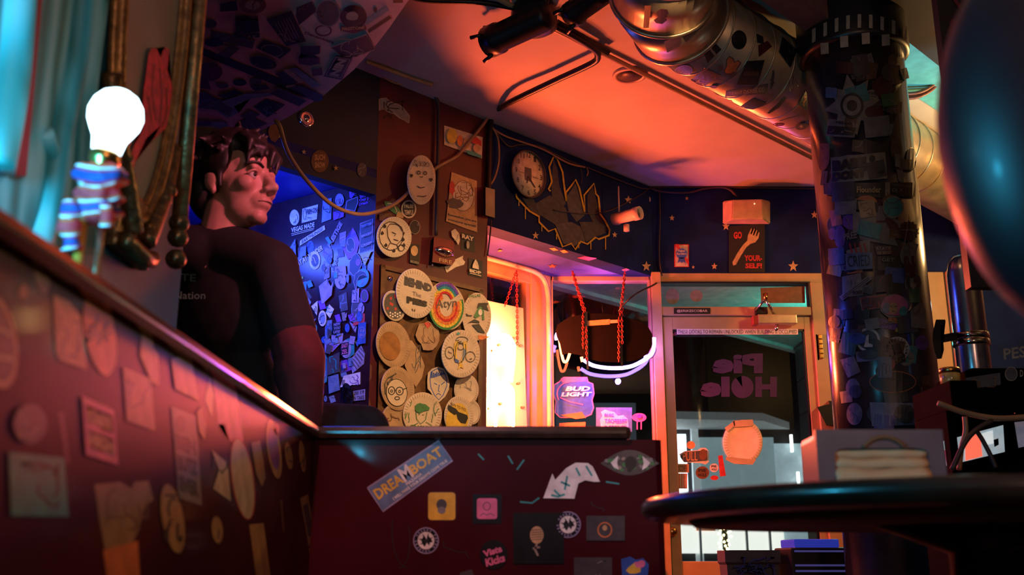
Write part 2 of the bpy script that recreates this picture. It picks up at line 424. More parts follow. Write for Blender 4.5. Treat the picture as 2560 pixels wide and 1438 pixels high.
box('frame_stop', .764, .80, .0, .05, .62, 2.372, m_frame, win1, mtx=mm, bev=.004)
box('frame_head', 0, .98, -.005, .07, 2.29, 2.372, m_frame, win1, mtx=mm, bev=.006)
box('frame_sill', 0, .98, -.10, .07, .58, .64, m_frame, win1, mtx=mm, bev=.006)
box('pane', 0, .78, .03, .038, .64, 2.29, m_glass, win1, mtx=mm)
tr = empty('window_3', (1.4, 6.24, 2.2), None, None); tr['kind'] = 'structure'
box('mullion', fx(1630), fx(1654), 6.17, 6.29, 0, fz(683), m_frame, tr, bev=.004)
fr('frame_head', 1640, 2075, 683, 708, tr)
fr('frame_rail', 1650, 2060, 768, 789, tr, 6.19)
box('frame_side', fx(2030), fx(2075), 6.18, 6.29, 0, fz(708), m_frame, tr, bev=.004)
box('pane', fx(1650), fx(2032), 6.238, 6.246, fz(769), fz(707), m_glass, tr)
fr('gasket', 1650, 2032, 705, 709, tr, 6.185, mat=m_blackp); 
box('gasket', fx(2026), fx(2031), 6.185, 6.24, fz(768), fz(708), m_blackp, tr)
door = empty('door_1', (1.41, 6.23, 0), None, None); door['kind'] = 'structure'
zt = fz(792); zb = .02; zg = fz(823); zk = fz(1404)
box('stile', fx(1657), fx(1681), 6.205, 6.255, zb, zt, m_frame, door, bev=.004)
box('stile', fx(2010), fx(2040), 6.205, 6.255, zb, zt, m_frame, door, bev=.004)
box('top_rail', fx(1681), fx(2010), 6.205, 6.255, zg, zt, m_frame, door, bev=.004)
box('kick_panel', fx(1681), fx(2010), 6.205, 6.255, zb, zk, m_frame, door, bev=.004)
box('pane', fx(1681), fx(2010), 6.238, 6.246, zk, zg, m_glass, door)
box('glazing_bead', fx(1681), fx(2010), 6.21, 6.24, zg-.012, zg, m_blackp, door)
box('glazing_bead', fx(2006), fx(2010), 6.21, 6.24, zk, zg, m_blackp, door)
for i, yy in enumerate((845, 857, 869, 881, 893)):
    box('hinge_knuckle', fx(2038), fx(2048), 6.165, 6.205, fz(yy+5.5), fz(yy-5.5), m_brass, door, bev=.003)
box('hinge_leaf', fx(2034), fx(2038), 6.18, 6.205, fz(902), fz(838), m_black, door)
lathe('lock_cylinder', [(.0, 0), (.028, 0), (.028, .012), (.018, .02), (0, .02)], m_brass, door, mtx=frame((fx(1681, 1330), 6.205, fz(1330)), (0, -1, 0)), n=16, cap=False)
# door closer
clo = empty('door_closer', (1.6, 6.19, fz(800)), 'brushed aluminium door closer with folding arm above the glass door', 'door closer')
box('body', fx(1888), fx(1984), 6.12, 6.19, fz(816), fz(793), M('closer_metal', (.62, .52, .36), .35, .7), clo, bev=.006)
box('end_cap', fx(1876), fx(1889), 6.125, 6.19, fz(817), fz(795), M('closer_red', (.22, .03, .02), .4), clo, bev=.004)
tube('arm', [DW.hit(1938, 790, .06), DW.hit(1912, 745, .13)], .009, m_chrome, clo, sm=0)
tube('arm', [DW.hit(1914, 746, .14), DW.hit(1888, 778, .06)], .008, m_chrome, clo, sm=0)
lathe('pivot', [(.014, -.02), (.014, .02)], m_brass, clo, mtx=frame(DW.hit(1914, 742, .135), (0, 0, 1)), n=12)
box('bracket', fx(1886), fx(1915), 6.14, 6.19, fz(790), fz(773), m_black, clo, bev=.003)
lathe('knob', [(.012, 0), (.014, .03), (.008, .04)], m_chrome, clo, mtx=frame(DW.hit(1942, 812, .05), (-.2, -.3, -1)), n=10)
# wall to the right of the column: beige panels
box('trim_panel', 2.36, 2.70, 6.17, 6.28, 0, fz(683), m_frame, bev=.005, **ST_)
box('trim_post', 2.71, 2.86, 6.10, 6.28, 0, fz(683), m_frame, bev=.005, **ST_)
win4 = empty('window_4', (2.15, 6.24, 1), None, None); win4['kind'] = 'structure'
box('pane', fx(2075), 2.37, 6.238, 6.246, .6, fz(690), m_glass, win4)
box('frame_sill', fx(2075), 2.37, 6.2, 6.28, 0, .6, m_frame, win4)
box('wall_right_corner', 2.86, 3.2, 6.2, 6.3, 0, fz(683), m_navy, **ST_)
# ------------------------------------------------------------------ outside
box('pavement', -9, 9, 6.3, 30, -.08, -.02, M('asphalt', (.03, .03, .032), .5), **ST_)
pso = prism('porch_soffit', [(.0, 6.31), (.0, 7.39), (3.6, 10.99), (3.6, 6.31)], 2.75, 2.83, M('porch_paint', (.62, .64, .64), .6), label='pale porch soffit outside above the street windows and door', cat='porch')
prism('edge_trim', [(.0, 7.39), (-.05, 7.46), (3.55, 11.06), (3.6, 10.99)], 2.72, 2.86, M('porch_edge', (.7, .74, .74), .5), pso)
pier = box('tiled_pier', 2.88, 3.5, 9.7, 10.2, -.02, 2.749, M('pier_grout', (.12, .13, .14), .6), label='grey tiled masonry pier outside the glass door', cat='pier')
m_tile = M('pier_tile', (.20, .23, .24), .4, var=.2)
for k in range(8): box('tile', 2.865, 3.515, 9.685, 10.2, .01+k*.34, .335+k*.34, m_tile, pier, bev=.006)
lamp('POINT', 'porch_teal_light', (2.75, 8.2, 2.35), 30, (.12, 1, .72), .12)
lamp('POINT', 'porch_pink_light', (.62, 6.72, 2.05), 10, (1, .12, .62), .08)
# shop across the street, seen through the lower door glass
m_shopw = M('shop_render', (.30, .32, .33), .7)
shop = empty('corner_shop', (3.6, 17.0, 0), 'pale shop across the street with lit windows and a white canopy', 'building')
box('wall', .9, 9, 17.0, 17.4, -.02, 5.2, M('shop_dark', (.012, .012, .016), .6), shop)
box('lit_window', 2.55, 2.86, 16.9, 17.0, .9, 2.65, M('lit_white', (.9, .95, 1), emit=2.6), shop)
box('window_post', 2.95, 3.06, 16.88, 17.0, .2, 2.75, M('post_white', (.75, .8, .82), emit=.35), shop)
box('lit_window', 3.08, 4.3, 16.92, 17.0, 1.55, 2.6, M('lit_grey', (.30, .40, .42), emit=.55, var=.5, scale=3), shop)
box('lit_window', 4.3, 4.95, 16.93, 17.0, .9, 2.5, M('lit_grey2', (.36, .46, .50), emit=.7, var=.5, scale=5), shop)
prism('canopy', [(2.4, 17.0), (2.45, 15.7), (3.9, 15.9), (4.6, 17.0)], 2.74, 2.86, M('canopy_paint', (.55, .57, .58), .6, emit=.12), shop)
m_lits = M('lit_shop', (.85, .80, .72), emit=1.5, var=.6, scale=2.2)
box('lit_window', 2.7, 4.35, 16.85, 16.95, .75, 1.35, m_lits, shop)
box('shop_sign', 3.45, 4.3, 16.80, 16.86, 1.16, 1.40, M('lit_orange', (.8, .25, .12), emit=.9, var=.4, scale=3), shop)
box('shop_sign', 2.95, 3.25, 16.80, 16.86, 1.10, 1.34, M('lit_orange2', (.7, .25, .14), emit=.6, var=.4, scale=3), shop)
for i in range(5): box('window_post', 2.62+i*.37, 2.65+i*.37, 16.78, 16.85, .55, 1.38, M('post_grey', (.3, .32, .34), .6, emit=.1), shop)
for i, (xx, zz) in enumerate(((4.55, 2.35), (4.62, 1.75), (4.55, 1.2), (4.8, 2.1))):
    box('shop_lamp', xx, xx+.035, 16.8, 16.85, zz, zz+.28, M('lit_strip', (1, 1, .95), emit=4), shop)
car = empty('street_rail', (2.6, 11.0, 0), 'low white metal rail outside on the pavement', 'rail')
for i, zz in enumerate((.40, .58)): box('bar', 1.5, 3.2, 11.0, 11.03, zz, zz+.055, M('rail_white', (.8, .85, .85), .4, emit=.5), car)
for xx in (1.6, 2.32, 3.1): box('post', xx, xx+.05, 11.0, 11.05, -.02, .66, m_black, car)
tree = empty('lit_tree', (2.62, 13.0, 0), 'small street tree wound with yellow fairy lights', 'tree')
tube('trunk', [(2.62, 13, -.02), (2.63, 13, .7), (2.61, 13, 1.5)], .035, m_black, tree)
m_fl = M('fairy_light', (1, .8, .35), emit=9)
bm = bmesh.new()
for i in range(26):
    a = i*1.9; bmesh.ops.create_icosphere(bm, subdivisions=1, radius=.016, matrix=Matrix.Translation((2.62+.06*math.cos(a)+random.uniform(-.03, .03), 12.95, .72+i*.016)))
bmobj('fairy_lights', bm, m_fl, tree, kind='stuff')
# ------------------------------------------------------------------ booth partitions
bp = prism('booth_end_partition', [(-.535, 2.48), (.345, 2.48), (.36, 2.49), (.36, 2.525), (.345, 2.54), (-.535, 2.54)], 0, .930, m_booth, label='glossy oxblood booth end panel covered with round and square stickers', cat='partition')
box('cap_rail', -.545, .287, 2.462, 2.558, .930, .962, m_rail, bp, bev=.013)
sp = box('booth_side_partition', -.535, -.475, -.6, 2.479, 0, .930, m_booth, label='long glossy booth side panel with blurred tan and crimson stickers', cat='partition')
box('cap_rail', -.548, -.461, -.6, 2.461, .930, .961, m_rail, sp, bev=.013)
# ------------------------------------------------------------------ column
col = lathe('column', [(.2, 0), (.2, 2.969)], M('column_skin', (.030, .022, .026), .2, var=.6, scale=6, bump=.03, coat=.3), n=64, mtx=Matrix.Translation((1.449, 3.95, 0)), label='round column plastered with overlapping stickers between the table and the glass door', cat='column')
lathe('cap_ring', [(.2, 2.70), (.222, 2.70), (.225, 2.72), (.225, 2.965), (.2, 2.965)], M('cap_black', (.012, .012, .014), .35), col, n=64, mtx=Matrix.Translation((1.449, 3.95, 0)), cap=False)
# ------------------------------------------------------------------ spiral duct with an elbow
m_duct = M('galvanised', (.50, .40, .26), .34, .75, var=.25, scale=10, bump=.05)
dax = U45; c0 = Vector((1.06, 4.10, 2.76))
dst = c0 - dax*.54; dend = c0 + dax*2.72
duct = lathe('spiral_duct', [(.185, 0), (.185, (dend-dst).length)], m_duct, n=48, mtx=frame(dst, dax), label='fat galvanised ventilation duct stuck with stickers under the ceiling', cat='duct')
bm = bmesh.new()
Ld = (dend-dst).length; F0 = frame(dst, dax)
for k in range(14):
    z = .06+k*.155
    pts = [F0 @ Vector((.1868*math.cos(t), .1868*math.sin(t), z+.09*t/6.283)) for t in [6.283*i/40 for i in range(41)]]
    tube_bm(bm, pts, .0042, 4)
bmobj('spiral_seam', bm, m_duct, duct, True)
# elbow: three gores turning up toward the ceiling and the camera
e0 = dst; dirs = [dax, Vector((.42, .78, -.06)), Vector((.05, .93, -.10)), Vector((-.05, .98, -.12))]
p = e0.copy(); prev = p; GORES = []
for k in range(1, 4):
    d = -dirs[k].normalized(); L = (.20, .24, .85)[k-1]; rr = .192+.004*k
    nx = p+d*L; GORES.append((p.copy(), d.copy(), rr))
    lathe('elbow_gore', [(rr, 0), (rr, L)], m_duct, duct, n=40, mtx=frame(p, d))
    pts = [frame(p, d) @ Vector(((rr+.002)*math.cos(t), (rr+.002)*math.sin(t), 0)) for t in [6.283*i/40 for i in range(40)]]
    bm = bmesh.new(); tube_bm(bm, pts, .009, 6, closed=True); bmobj('gore_band', bm, m_duct, duct, True)
    p = nx
for t in (.02, .55, 1.4, 2.3):
    pp = dst+dax*t
    tube('hanger', [pp+Vector((0, 0, .18)), pp+Vector((0, 0, .208))], .012, m_black, duct, sm=0)
# ------------------------------------------------------------------ hanging board
hb = [(470, -90), (1085, -90), (1022, 0), (975, 68), (938, 116), (885, 175), (807, 241), (720, 293), (631, 338), (575, 325), (490, 313), (380, 300)]
pts = [HB.hit(x, y) for x, y in hb]
board = prism('hanging_board', [(p.x, p.y) for p in pts], 2.301, 2.322, M('board_pink', (.56, .34, .37), .5, var=.12), label='pink board with a curved edge hung low and plastered with stickers', cat='board')
for x, y in ((-.5, 2.9), (-1.1, 3.5), (-.7, 2.45)):
    tube('hanger_wire', [(x, y, 2.322), (x, y, 2.97)], .003, m_black, board, sm=0)
box('tape_strip', 0, 1, 0, 1, 0, 1, C('k'), board) if False else None
# ================================================================== neon letter sign in the bay window
SGP = Plane((0, 5.885, 0), (1, -1, 0))
m_tubeo = M('neon_warm', (1, .55, .25), emit=30, ecol=(1, .42, .16))
m_chr = M('red_chain', (.30, .03, .03), .4, .4)
sg = empty('neon_letter_sign', SGP.hit(1255, 1060), 'glowing vertical letter sign on a clear acrylic sheet in the bay window', 'neon sign')
bm = bmesh.new(); ol = [(1140, 735), (1308, 771), (1319, 1120), (1140, 1085)]
v = [bm.verts.new(SGP.hit(x, y, 0)) for x, y in ol]; v2 = [bm.verts.new(SGP.hit(x, y, -.008)) for x, y in ol]
bm.faces.new(v); bm.faces.new(v2[::-1])
for i in range(4): bm.faces.new((v[i], v2[i], v2[(i+1) % 4], v[(i+1) % 4]))
bmobj('backing_sheet', bm, acrylic_mat('acrylic', (.85, .78, .70)), sg)
def ntube(pxs, surf, lift, r, mat, par, name='neon_tube', sm=5):
    return tube(name, [surf.hit(x, y, lift) for x, y in pxs], r, mat, par, n=8, sm=sm)
def arc(cx, cy, rx, ry, a0, a1, n=12): return [(cx+rx*math.cos(math.radians(a0+(a1-a0)*i/n)), cy+ry*math.sin(math.radians(a0+(a1-a0)*i/n))) for i in range(n+1)]
ntube(arc(1260, 871, 25, 33, 40, 390, 20)+[(1286, 862), (1284, 905), (1278, 955)], SGP, .03, .009, m_tubeo, sg)
ntube([(1239, 1075), (1239, 1000)]+arc(1261, 985, 22, 25, 190, 350, 8)+[(1283, 1000), (1283, 1080)], SGP, .03, .009, m_tubeo, sg)
ntube(arc(1197, 985, 24, 52, 0, 350, 20), SGP, .03, .009, m_tubeo, sg)
ntube(arc(1190, 830, 22, 50, 0, 350, 20), SGP, .03, .009, m_tubeo, sg)
for x, y in ((1278, 847), (1244, 863), (1229, 877), (1298, 865), (1292, 960), (1247, 1010), (1303, 1019), (1215, 1022)):
    lathe('standoff_screw', [(.007, 0), (.007, .02), (.004, .024)], M('screw_red', (.4, .05, .03), .4), sg, mtx=frame(SGP.hit(x, y, 0), N45), n=8)
chain('chain', SGP.hit(1291, 677, .02), SGP.hit(1262, 766, .01), m_chr, sg)
chain('chain', SGP.hit(1292, 677, .02), SGP.hit(1293, 862, .012), m_chr, sg)
for x, y, pw in ((1262, 850, 110), (1262, 985, 110)):
    pp = SGP.hit(x, y, .10); lamp('POINT', 'neon_glow', pp, pw, (1, .105, .030), .07)
# ================================================================== hanging blade sign with purple tubes (seen from behind)
BSP = Plane((0, 6.03, 0), (0, -1, 0))
def c1(x, y): return (1200+x/3.343, 650+y/3.343)
bs = empty('hanging_neon_sign', BSP.hit(1515, 905), 'black rounded sign board hung by red chains with purple tube light below', 'neon sign')
ol = [c1(*p) for p in ((632, 590), (650, 540), (740, 480), (900, 447), (1050, 450), (1180, 470), (1330, 510), (1400, 550), (1440, 620), (1442, 710), (1405, 785), (1310, 838), (1180, 858), (1000, 850), (880, 818), (830, 795), (740, 780), (688, 795), (668, 700), (640, 640))]
def slab(name, surf, ol, l0, l1, mat, par, **kw):
    bm = bmesh.new(); a = [bm.verts.new(surf.hit(x, y, l0)) for x, y in ol]; b = [bm.verts.new(surf.hit(x, y, l1)) for x, y in ol]
    bm.faces.new(a); bm.faces.new(b[::-1]); n = len(ol)
    for i in range(n): bm.faces.new((a[i], b[i], b[(i+1) % n], a[(i+1) % n]))
    bmesh.ops.triangulate(bm, faces=[f for f in bm.faces if len(f.verts) > 4])
    return bmobj(name, bm, mat, par, **kw)
slab('board', BSP, ol, 0, .035, M('sign_black', (.004, .003, .003), .7, spec=.1), bs)
m_np = M('neon_purple', (.65, .5, 1), emit=20, ecol=(.38, .22, 1)); m_nr = M('neon_red', (1, .3, .1), emit=14, ecol=(1, .16, .05))
BT = Plane((0, 6.10, 0), (0, -1, 0))
ntube([c1(*p) for p in ((868, 838), (950, 884), (1100, 905), (1250, 893), (1350, 850), (1425, 795), (1452, 735), (1455, 650))], BT, 0, .011, m_np, bs)
ntube([c1(*p) for p in ((650, 610), (638, 640), (640, 668))], BT, .05, .011, m_np, bs)
ntube([c1(*p) for p in ((664, 665), (672, 730), (685, 800), (702, 850), (728, 842), (752, 775))], BT, .02, .008, m_nr, bs)
ntube([c1(*p) for p in ((848, 812), (856, 850))], BT, .02, .009, m_nr, bs)
for x, y0, y1 in ((885, 430, 915), (1172, 470, 890)):
    q = [c1(x-12, y0), c1(x+12, y0), c1(x+24, y1), c1(x+6, y1)]; slab('strap', BSP, q, .037, .045, m_black, bs)
slab('label', BSP, [c1(890, 510), c1(1085, 495), c1(1085, 540), c1(890, 552)], .036, .038, C('f'), bs)
slab('label', BSP, [c1(1088, 502), c1(1158, 500), c1(1158, 525), c1(1088, 530)], .036, .038, C('c'), bs)
for (xa, ya, xb, yb) in ((768, 95, 870, 440), (775, 95, 885, 440), (1212, 90, 1168, 470), (1212, 90, 1185, 470)):
    P0 = BSP.hit(*c1(xa, ya)); P1 = BSP.hit(*c1(xb, yb), .04); P0.z = min(P0.z, 2.371)
    chain('chain', P0, P1, m_chr, bs)
for (xa, ya, xb, yb) in ((860, 445, 862, 740), (888, 560, 892, 840), (1160, 480, 1160, 850), (1185, 480, 1190, 700)):
    chain('chain', BSP.hit(*c1(xa, ya), .05), BSP.hit(*c1(xb, yb), .05), m_chr, bs)
tube('power_cord', [BSP.hit(*c1(1160, 430), .05), BSP.hit(*c1(1200, 375), .08), BSP.hit(1590, 735, .1), DW.hit(1635, 712, .05), DW.hit(1648, 702, .012)], .006, m_blackp, bs)
tube('lead_wire', [BT.hit(*c1(1440, 690)), BT.hit(*c1(1470, 750)), BT.hit(*c1(1440, 815)), BT.hit(*c1(1400, 820))], .003, m_blackp, bs)
lamp('POINT', 'purple_neon_glow', BT.hit(1555, 937, -.02), 9, (.30, .07, 1), .018)
lamp('POINT', 'purple_neon_glow', BT.hit(1632, 850, .08), 3.5, (.5, .2, 1), .03)
# ================================================================== conduits and cables along the ceiling
m_cable = M('cable_tan', (.34, .18, .09), .5); m_cabd = M('cable_dark', (.05, .03, .025), .5); m_pipe = M('painted_pipe', (.42, .30, .14), .4, .2)
def CH(x, y, l=.02): return CE.hit(x, y, l)
tube('ceiling_conduit', [CH(1180, -40, .022), CH(1370, 66, .022), CH(2060, 410, .022)], .013, m_pipe, sm=0, label='straight brass-coloured conduit running along the ceiling beside the duct', cat='conduit')
tube('lighting_track', [CH(1395, 58, .03), CH(1520, 130, .03)], .020, m_black, sm=0, n=4, label='short black lighting track fixed beside the brass-coloured conduit', cat='track')
tube('black_conduit', [CH(1385, 66, .05), CH(1440, 94, .05), CH(1486, 124, .05), CH(1494, 140, .05), CH(1480, 158, .05), CH(1380, 205, .05), CH(1270, 258, .05), PW.hit(1238, 280, .03), PW.hit(1226, 305, .02), PW.hit(1222, 420, .02), PW.hit(1220, 520, .02)], .016, m_black, sm=5, label='black bent conduit looping over the ceiling down to the pillar corner', cat='conduit')
# recessed can light
pc = CE.hit(1574, 186)
can = lathe('recessed_light', [(.085, 0), (.085, -.008), (.068, -.012), (.062, .0), (.058, .004)], M('can_trim', (.45, .34, .24), .4), mtx=Matrix.Translation((pc.x, pc.y, 2.968)), n=32, label='unlit recessed round ceiling light beside the conduit', cat='light', cap=False)
lathe('baffle', [(.0, -.006), (.066, -.006), (.06, .0)], M('can_dark', (.04, .025, .02), .5), can, mtx=Matrix.Translation((pc.x, pc.y, 2.968)), n=32, cap=False)
# track spotlights
def spot_head(px0, px1, r, drop, label):
    a, b = CE.hit(*px0, drop), CE.hit(*px1, drop); d = (b-a)
    t = empty('track_spotlight', a, label, 'spotlight')
    lathe('can', [(r*.75, 0), (r, .02), (r, d.length*.8), (r*1.12, d.length*.82), (r*1.12, d.length)], m_black, t, mtx=frame(a, d), n=20)
    for k in range(4): tube('barn_door_clip', [frame(b, d) @ Vector((r*1.1*math.cos(k*1.57), r*1.1*math.sin(k*1.57), -.02)), frame(b, d) @ Vector((r*1.35*math.cos(k*1.57), r*1.35*math.sin(k*1.57), .03))], .009, m_black, t, n=5, sm=0)
    tube('stem', [a+d*.15, Vector((a.x, a.y, 2.968))], .014, m_black, t, sm=0)
    return t
spot_head((1375, 35), (1222, 106), .062, .12, 'black track spotlight aimed along the ceiling away from the duct')
spot_head((1512, -22), (1428, 38), .05, .13, 'black track spotlight tucked against the duct elbow')
lathe('junction_box', [(.0, 0), (.09, 0), (.10, .03), (.10, .10), (.07, .12), (0, .12)], m_black, mtx=frame(CE.hit(1335, 15, .0), (0, 0, -1)), n=20, cap=False, label='round black junction box holding the track spotlights', cat='junction box')
tube('black_cable', [CH(985, -25, .01), CH(1060, 0, .02), CH(1200, 6, .02), CH(1285, 20, .03), CH(1320, 26, .05)], .012, m_black, label='thick black cable running across the ceiling to the junction box', cat='cable')
# small cables
tube('draped_cable', [HB.hit(690, 302, .02), (HB.hit(700, 318, .05)), PW.hit(722, 385, .5), PW.hit(770, 455, .4), PW.hit(830, 512, .3), PW.hit(890, 535, .22), PW.hit(940, 530, .12), PW.hit(990, 508, .06), PW.hit(1035, 468, .03), PW.hit(1090, 420, .025), PW.hit(1140, 392, .02), PW.hit(1158, 372, .02), PW.hit(1205, 315, .02), PW.hit(1222, 290, .02)], .009, m_cable, label='tan cable swagged from the hanging board across to the pillar top', cat='cable')
def wire(name, pxs, surf, l, r, mat, label): tube(name, [surf.hit(x, y, l) for x, y in pxs], r, mat, label=label, cat='cable')
wire('ceiling_cable', [(915, 155), (980, 178), (1040, 200), (1080, 212)], CE, .014, .010, m_pipe, 'bright tan pipe along the ceiling edge left of the pillar top')
wire('loop_cable', [(905, 165), (940, 180), (985, 207), (1030, 210), (1062, 209), (1105, 232), (1180, 275), (1222, 297)], PW, .012, .006, m_cable, 'thin tan cable sagging along the pillar top')
wire('thin_cable', [(1065, 210), (1110, 228), (1140, 248), (1180, 262), (1220, 282)], PW, .008, .003, m_cable, 'very thin wire just under the ceiling on the pillar')
wire('pillar_conduit', [(1070, 215), (1090, 245), (1096, 275), (1094, 420), (1090, 588)], PW, .02, .0095, m_cabd, 'vertical brown conduit down the pillar to the fire alarm')
wire('corner_cable', [(1226, 312), (1244, 345), (1247, 400), (1238, 440), (1226, 462)], PW, .02, .006, m_cable, 'tan cable dropping beside the clock to the outlet strip')
wire('wall_top_cable', [(1226, 318), (1262, 340), (1310, 357), (1360, 375), (1420, 408), (1462, 418)], PW, .016, .006, m_cable, 'tan cable bundle looping above the clock')
wire('wall_top_cable', [(1240, 330), (1270, 365), (1300, 362), (1350, 366), (1400, 392), (1450, 414), (1470, 420), (1540, 448), (1600, 470), (1622, 472)], PW, .012, .005, m_cabd, 'dark cable running along the top of the navy wall past the mural')
wire('door_wall_cable', [(1622, 470), (1660, 480), (1720, 482), (1760, 472), (1800, 468), (1825, 475), (1842, 492)], DW, .014, .007, m_cabd, 'brown cable arching along the door wall to the emergency light')
wire('ceiling_trim_cable', [(1625, 469), (1750, 468), (1900, 470), (2040, 472)], DW, .01, .006, m_cabd, 'straight dark cable under the ceiling over the door wall')
wire('camera_cable', [(1385, 525), (1440, 533), (1480, 534), (1520, 528), (1560, 510), (1600, 488), (1622, 472)], PW, .01, .004, m_cabd, 'thin dark cable drooping across the mural to the security camera')
wire('drop_wire', [(1648, 472), (1650, 540), (1648, 640), (1655, 690)], DW, .012, .004, m_cabd, 'thin wire hanging down the navy wall to the transom')
wire('outlet_cable', [(1228, 552), (1226, 580), (1219, 640)], PW, .014, .004, m_blackp, 'thin black cord below the outlet strip at the pillar corner')
wire('wire_tail', [(1451, 420), (1455, 440), (1452, 462)], PW, .012, .003, m_cabd, 'dark loose wire tail hanging from the cable bundle above the mural')
wire('wire_tail', [(1466, 418), (1470, 430), (1467, 440)], PW, .012, .004, m_cable, 'short tan wire tail hanging from the cable bundle above the mural')
# outlet strip on pillar corner
outl = slab('outlet_strip', PW, [(1214, 468), (1237, 474), (1237, 545), (1214, 538)], 0, .05, M('outlet_tan', (.34, .25, .15), .5), None, label='tan outlet strip at the pillar corner beside the window bay', cat='outlet')
# rounded bright trim pipe framing the bay
tube('bay_trim_pipe', [BW.hit(1205, 641, .05), BW.hit(1290, 664, .05), BW.hit(1338, 680, .05), BW.hit(1360, 700, .05), BW.hit(1370, 735, .05), BW.hit(1372, 800, .05), BW.hit(1374, 1085, .05)], .016, M('trim_pipe', (.55, .42, .30), .3), sm=6, n=10, label='rounded pale pipe framing the corner of the window bay', cat='pipe')
# ================================================================== clock
clk = empty('wall_clock_round', PW.hit(1322, 435), 'round wall clock with cream face, high on the navy wall', 'clock')
def disc(surf, cx, cy, rx, ry, prof, mat, par, name, n=40, rot=0, flute=0, **kw):
    bm = bmesh.new(); rings = []
    a = math.radians(rot)
    for k, (f, l) in enumerate(prof):
        R = []
        for i in range(n):
            t = 2*math.pi*i/n; ll = l+(flute*math.cos(n/2*t) if k >= len(prof)-2 and flute and i is not None else 0)
            x = rx*f*math.cos(t); y = ry*f*math.sin(t)
            R.append(bm.verts.new(surf.hit(cx+x*math.cos(a)-y*math.sin(a), cy+x*math.sin(a)+y*math.cos(a), max(.0002, ll))))
        rings.append(R)
    for A, Bq in zip(rings, rings[1:]):
        for i in range(n): bm.faces.new((A[i], A[(i+1) % n], Bq[(i+1) % n], Bq[i]))
    bm.faces.new(rings[0][::-1]); bm.faces.new(rings[-1])
    return bmobj(name, bm, mat, par, True, **kw)
disc(PW, 1322, 435, 43, 62, [(1, 0), (1, .04), (.97, .046), (.93, .046), (.93, .03)], M('clock_rim', (.05, .03, .025), .3), clk, 'rim', rot=-14)
disc(PW, 1322, 435, 39.5, 57.5, [(1, .029), (1, .032), (.02, .032)], C('c'), clk, 'face', rot=-14)
for i in range(12):
    a = math.radians(i*30-90+0); x = 1322+31*math.cos(a); y = 435+47*math.sin(a)+.32*31*math.cos(a)
    sN = str(i or 12); wq = 4 if len(sN) == 1 else 6
    text(PW, sN, [(x-wq/1.3, y-7-1), (x+wq/1.3, y-7+1), (x+wq/1.3, y+6+1), (x-wq/1.3, y+6-1)], C('k'), clk, .0335, .01, name='numeral')
slab('emblem', PW, [(1312, 417), (1329, 422), (1329, 455), (1312, 449)], .0322, .034, C('d'), clk)
text(PW, 'Franco', [(1297, 426), (1311, 430), (1311, 434), (1297, 430)], C('k'), clk, .0336, .0)
text(PW, 'Swiss', [(1332, 440), (1346, 444), (1346, 448), (1332, 444)], C('k'), clk, .0336, .0)
ribbon(PW, [[(1321, 440), (1338, 469)], [(1321, 440), (1318, 458)]], 2.6, C('k'), clk, .036, 'hand')
# ================================================================== security camera
cam_m = M('camera_shell', (.50, .40, .36), .4)
cc = empty('security_camera', PW.hit(1538, 545), 'small white bullet security camera with antenna beside the mountain mural', 'camera')
b0 = PW.hit(1548, 545, .10); bd = Vector((.80, -.60, .02)).normalized()
lathe('mount_plate', [(.035, 0), (.035, .02), (.02, .05), (.015, .09)], cam_m, cc, mtx=frame(PW.hit(1539, 550, 0), N45), n=16)
lathe('body', [(.02, -.045), (.034, -.04), (.036, .10), (.040, .105), (.040, .145), (.036, .145), (.034, .125), (0, .125)], cam_m, cc, mtx=frame(b0, bd), n=24, cap=False)
lathe('lens', [(.0, .127), (.030, .127), (.030, .128), (.014, .131), (0, .133)], M('lens_glass', (.02, .03, .03), .08), cc, mtx=frame(b0, bd), n=20, cap=False)
lathe('swivel', [(.018, 0), (.018, .04)], cam_m, cc, mtx=frame(PW.hit(1566, 562, .12), (0, 0, -1)), n=12)
tube('antenna', [b0+Vector((0, 0, .03)), b0+Vector((0, 0, .20))], .005, cam_m, cc, sm=0)
# ================================================================== emergency light box
el = empty('emergency_light', DW.hit(1866, 530), 'faceted beige emergency light box above the fork poster', 'light')
bm = bmesh.new(); fr_ = [(1832, 500), (1905, 498), (1908, 547), (1830, 548)]; bk = [(1806, 503), (1926, 503), (1926, 561), (1806, 561)]
a = [bm.verts.new(DW.hit(x, y, .13)) for x, y in fr_]; b = [bm.verts.new(DW.hit(x, y, .0)) for x, y in bk]
bm.faces.new(a); bm.faces.new(b[::-1])
for i in range(4): bm.faces.new((a[i], b[i], b[(i+1) % 4], a[(i+1) % 4]))
bmesh.ops.bevel(bm, geom=bm.edges[:], offset=.006, segments=2, affect='EDGES')
bmobj('housing', bm, M('beige_plastic', (.60, .42, .22), .4), el)
lathe('indicator', [(.004, 0), (.004, .006)], M('led', (1, .5, .3), emit=2), el, mtx=frame(DW.hit(1886, 510, .128), (0, -1, 0)), n=8)
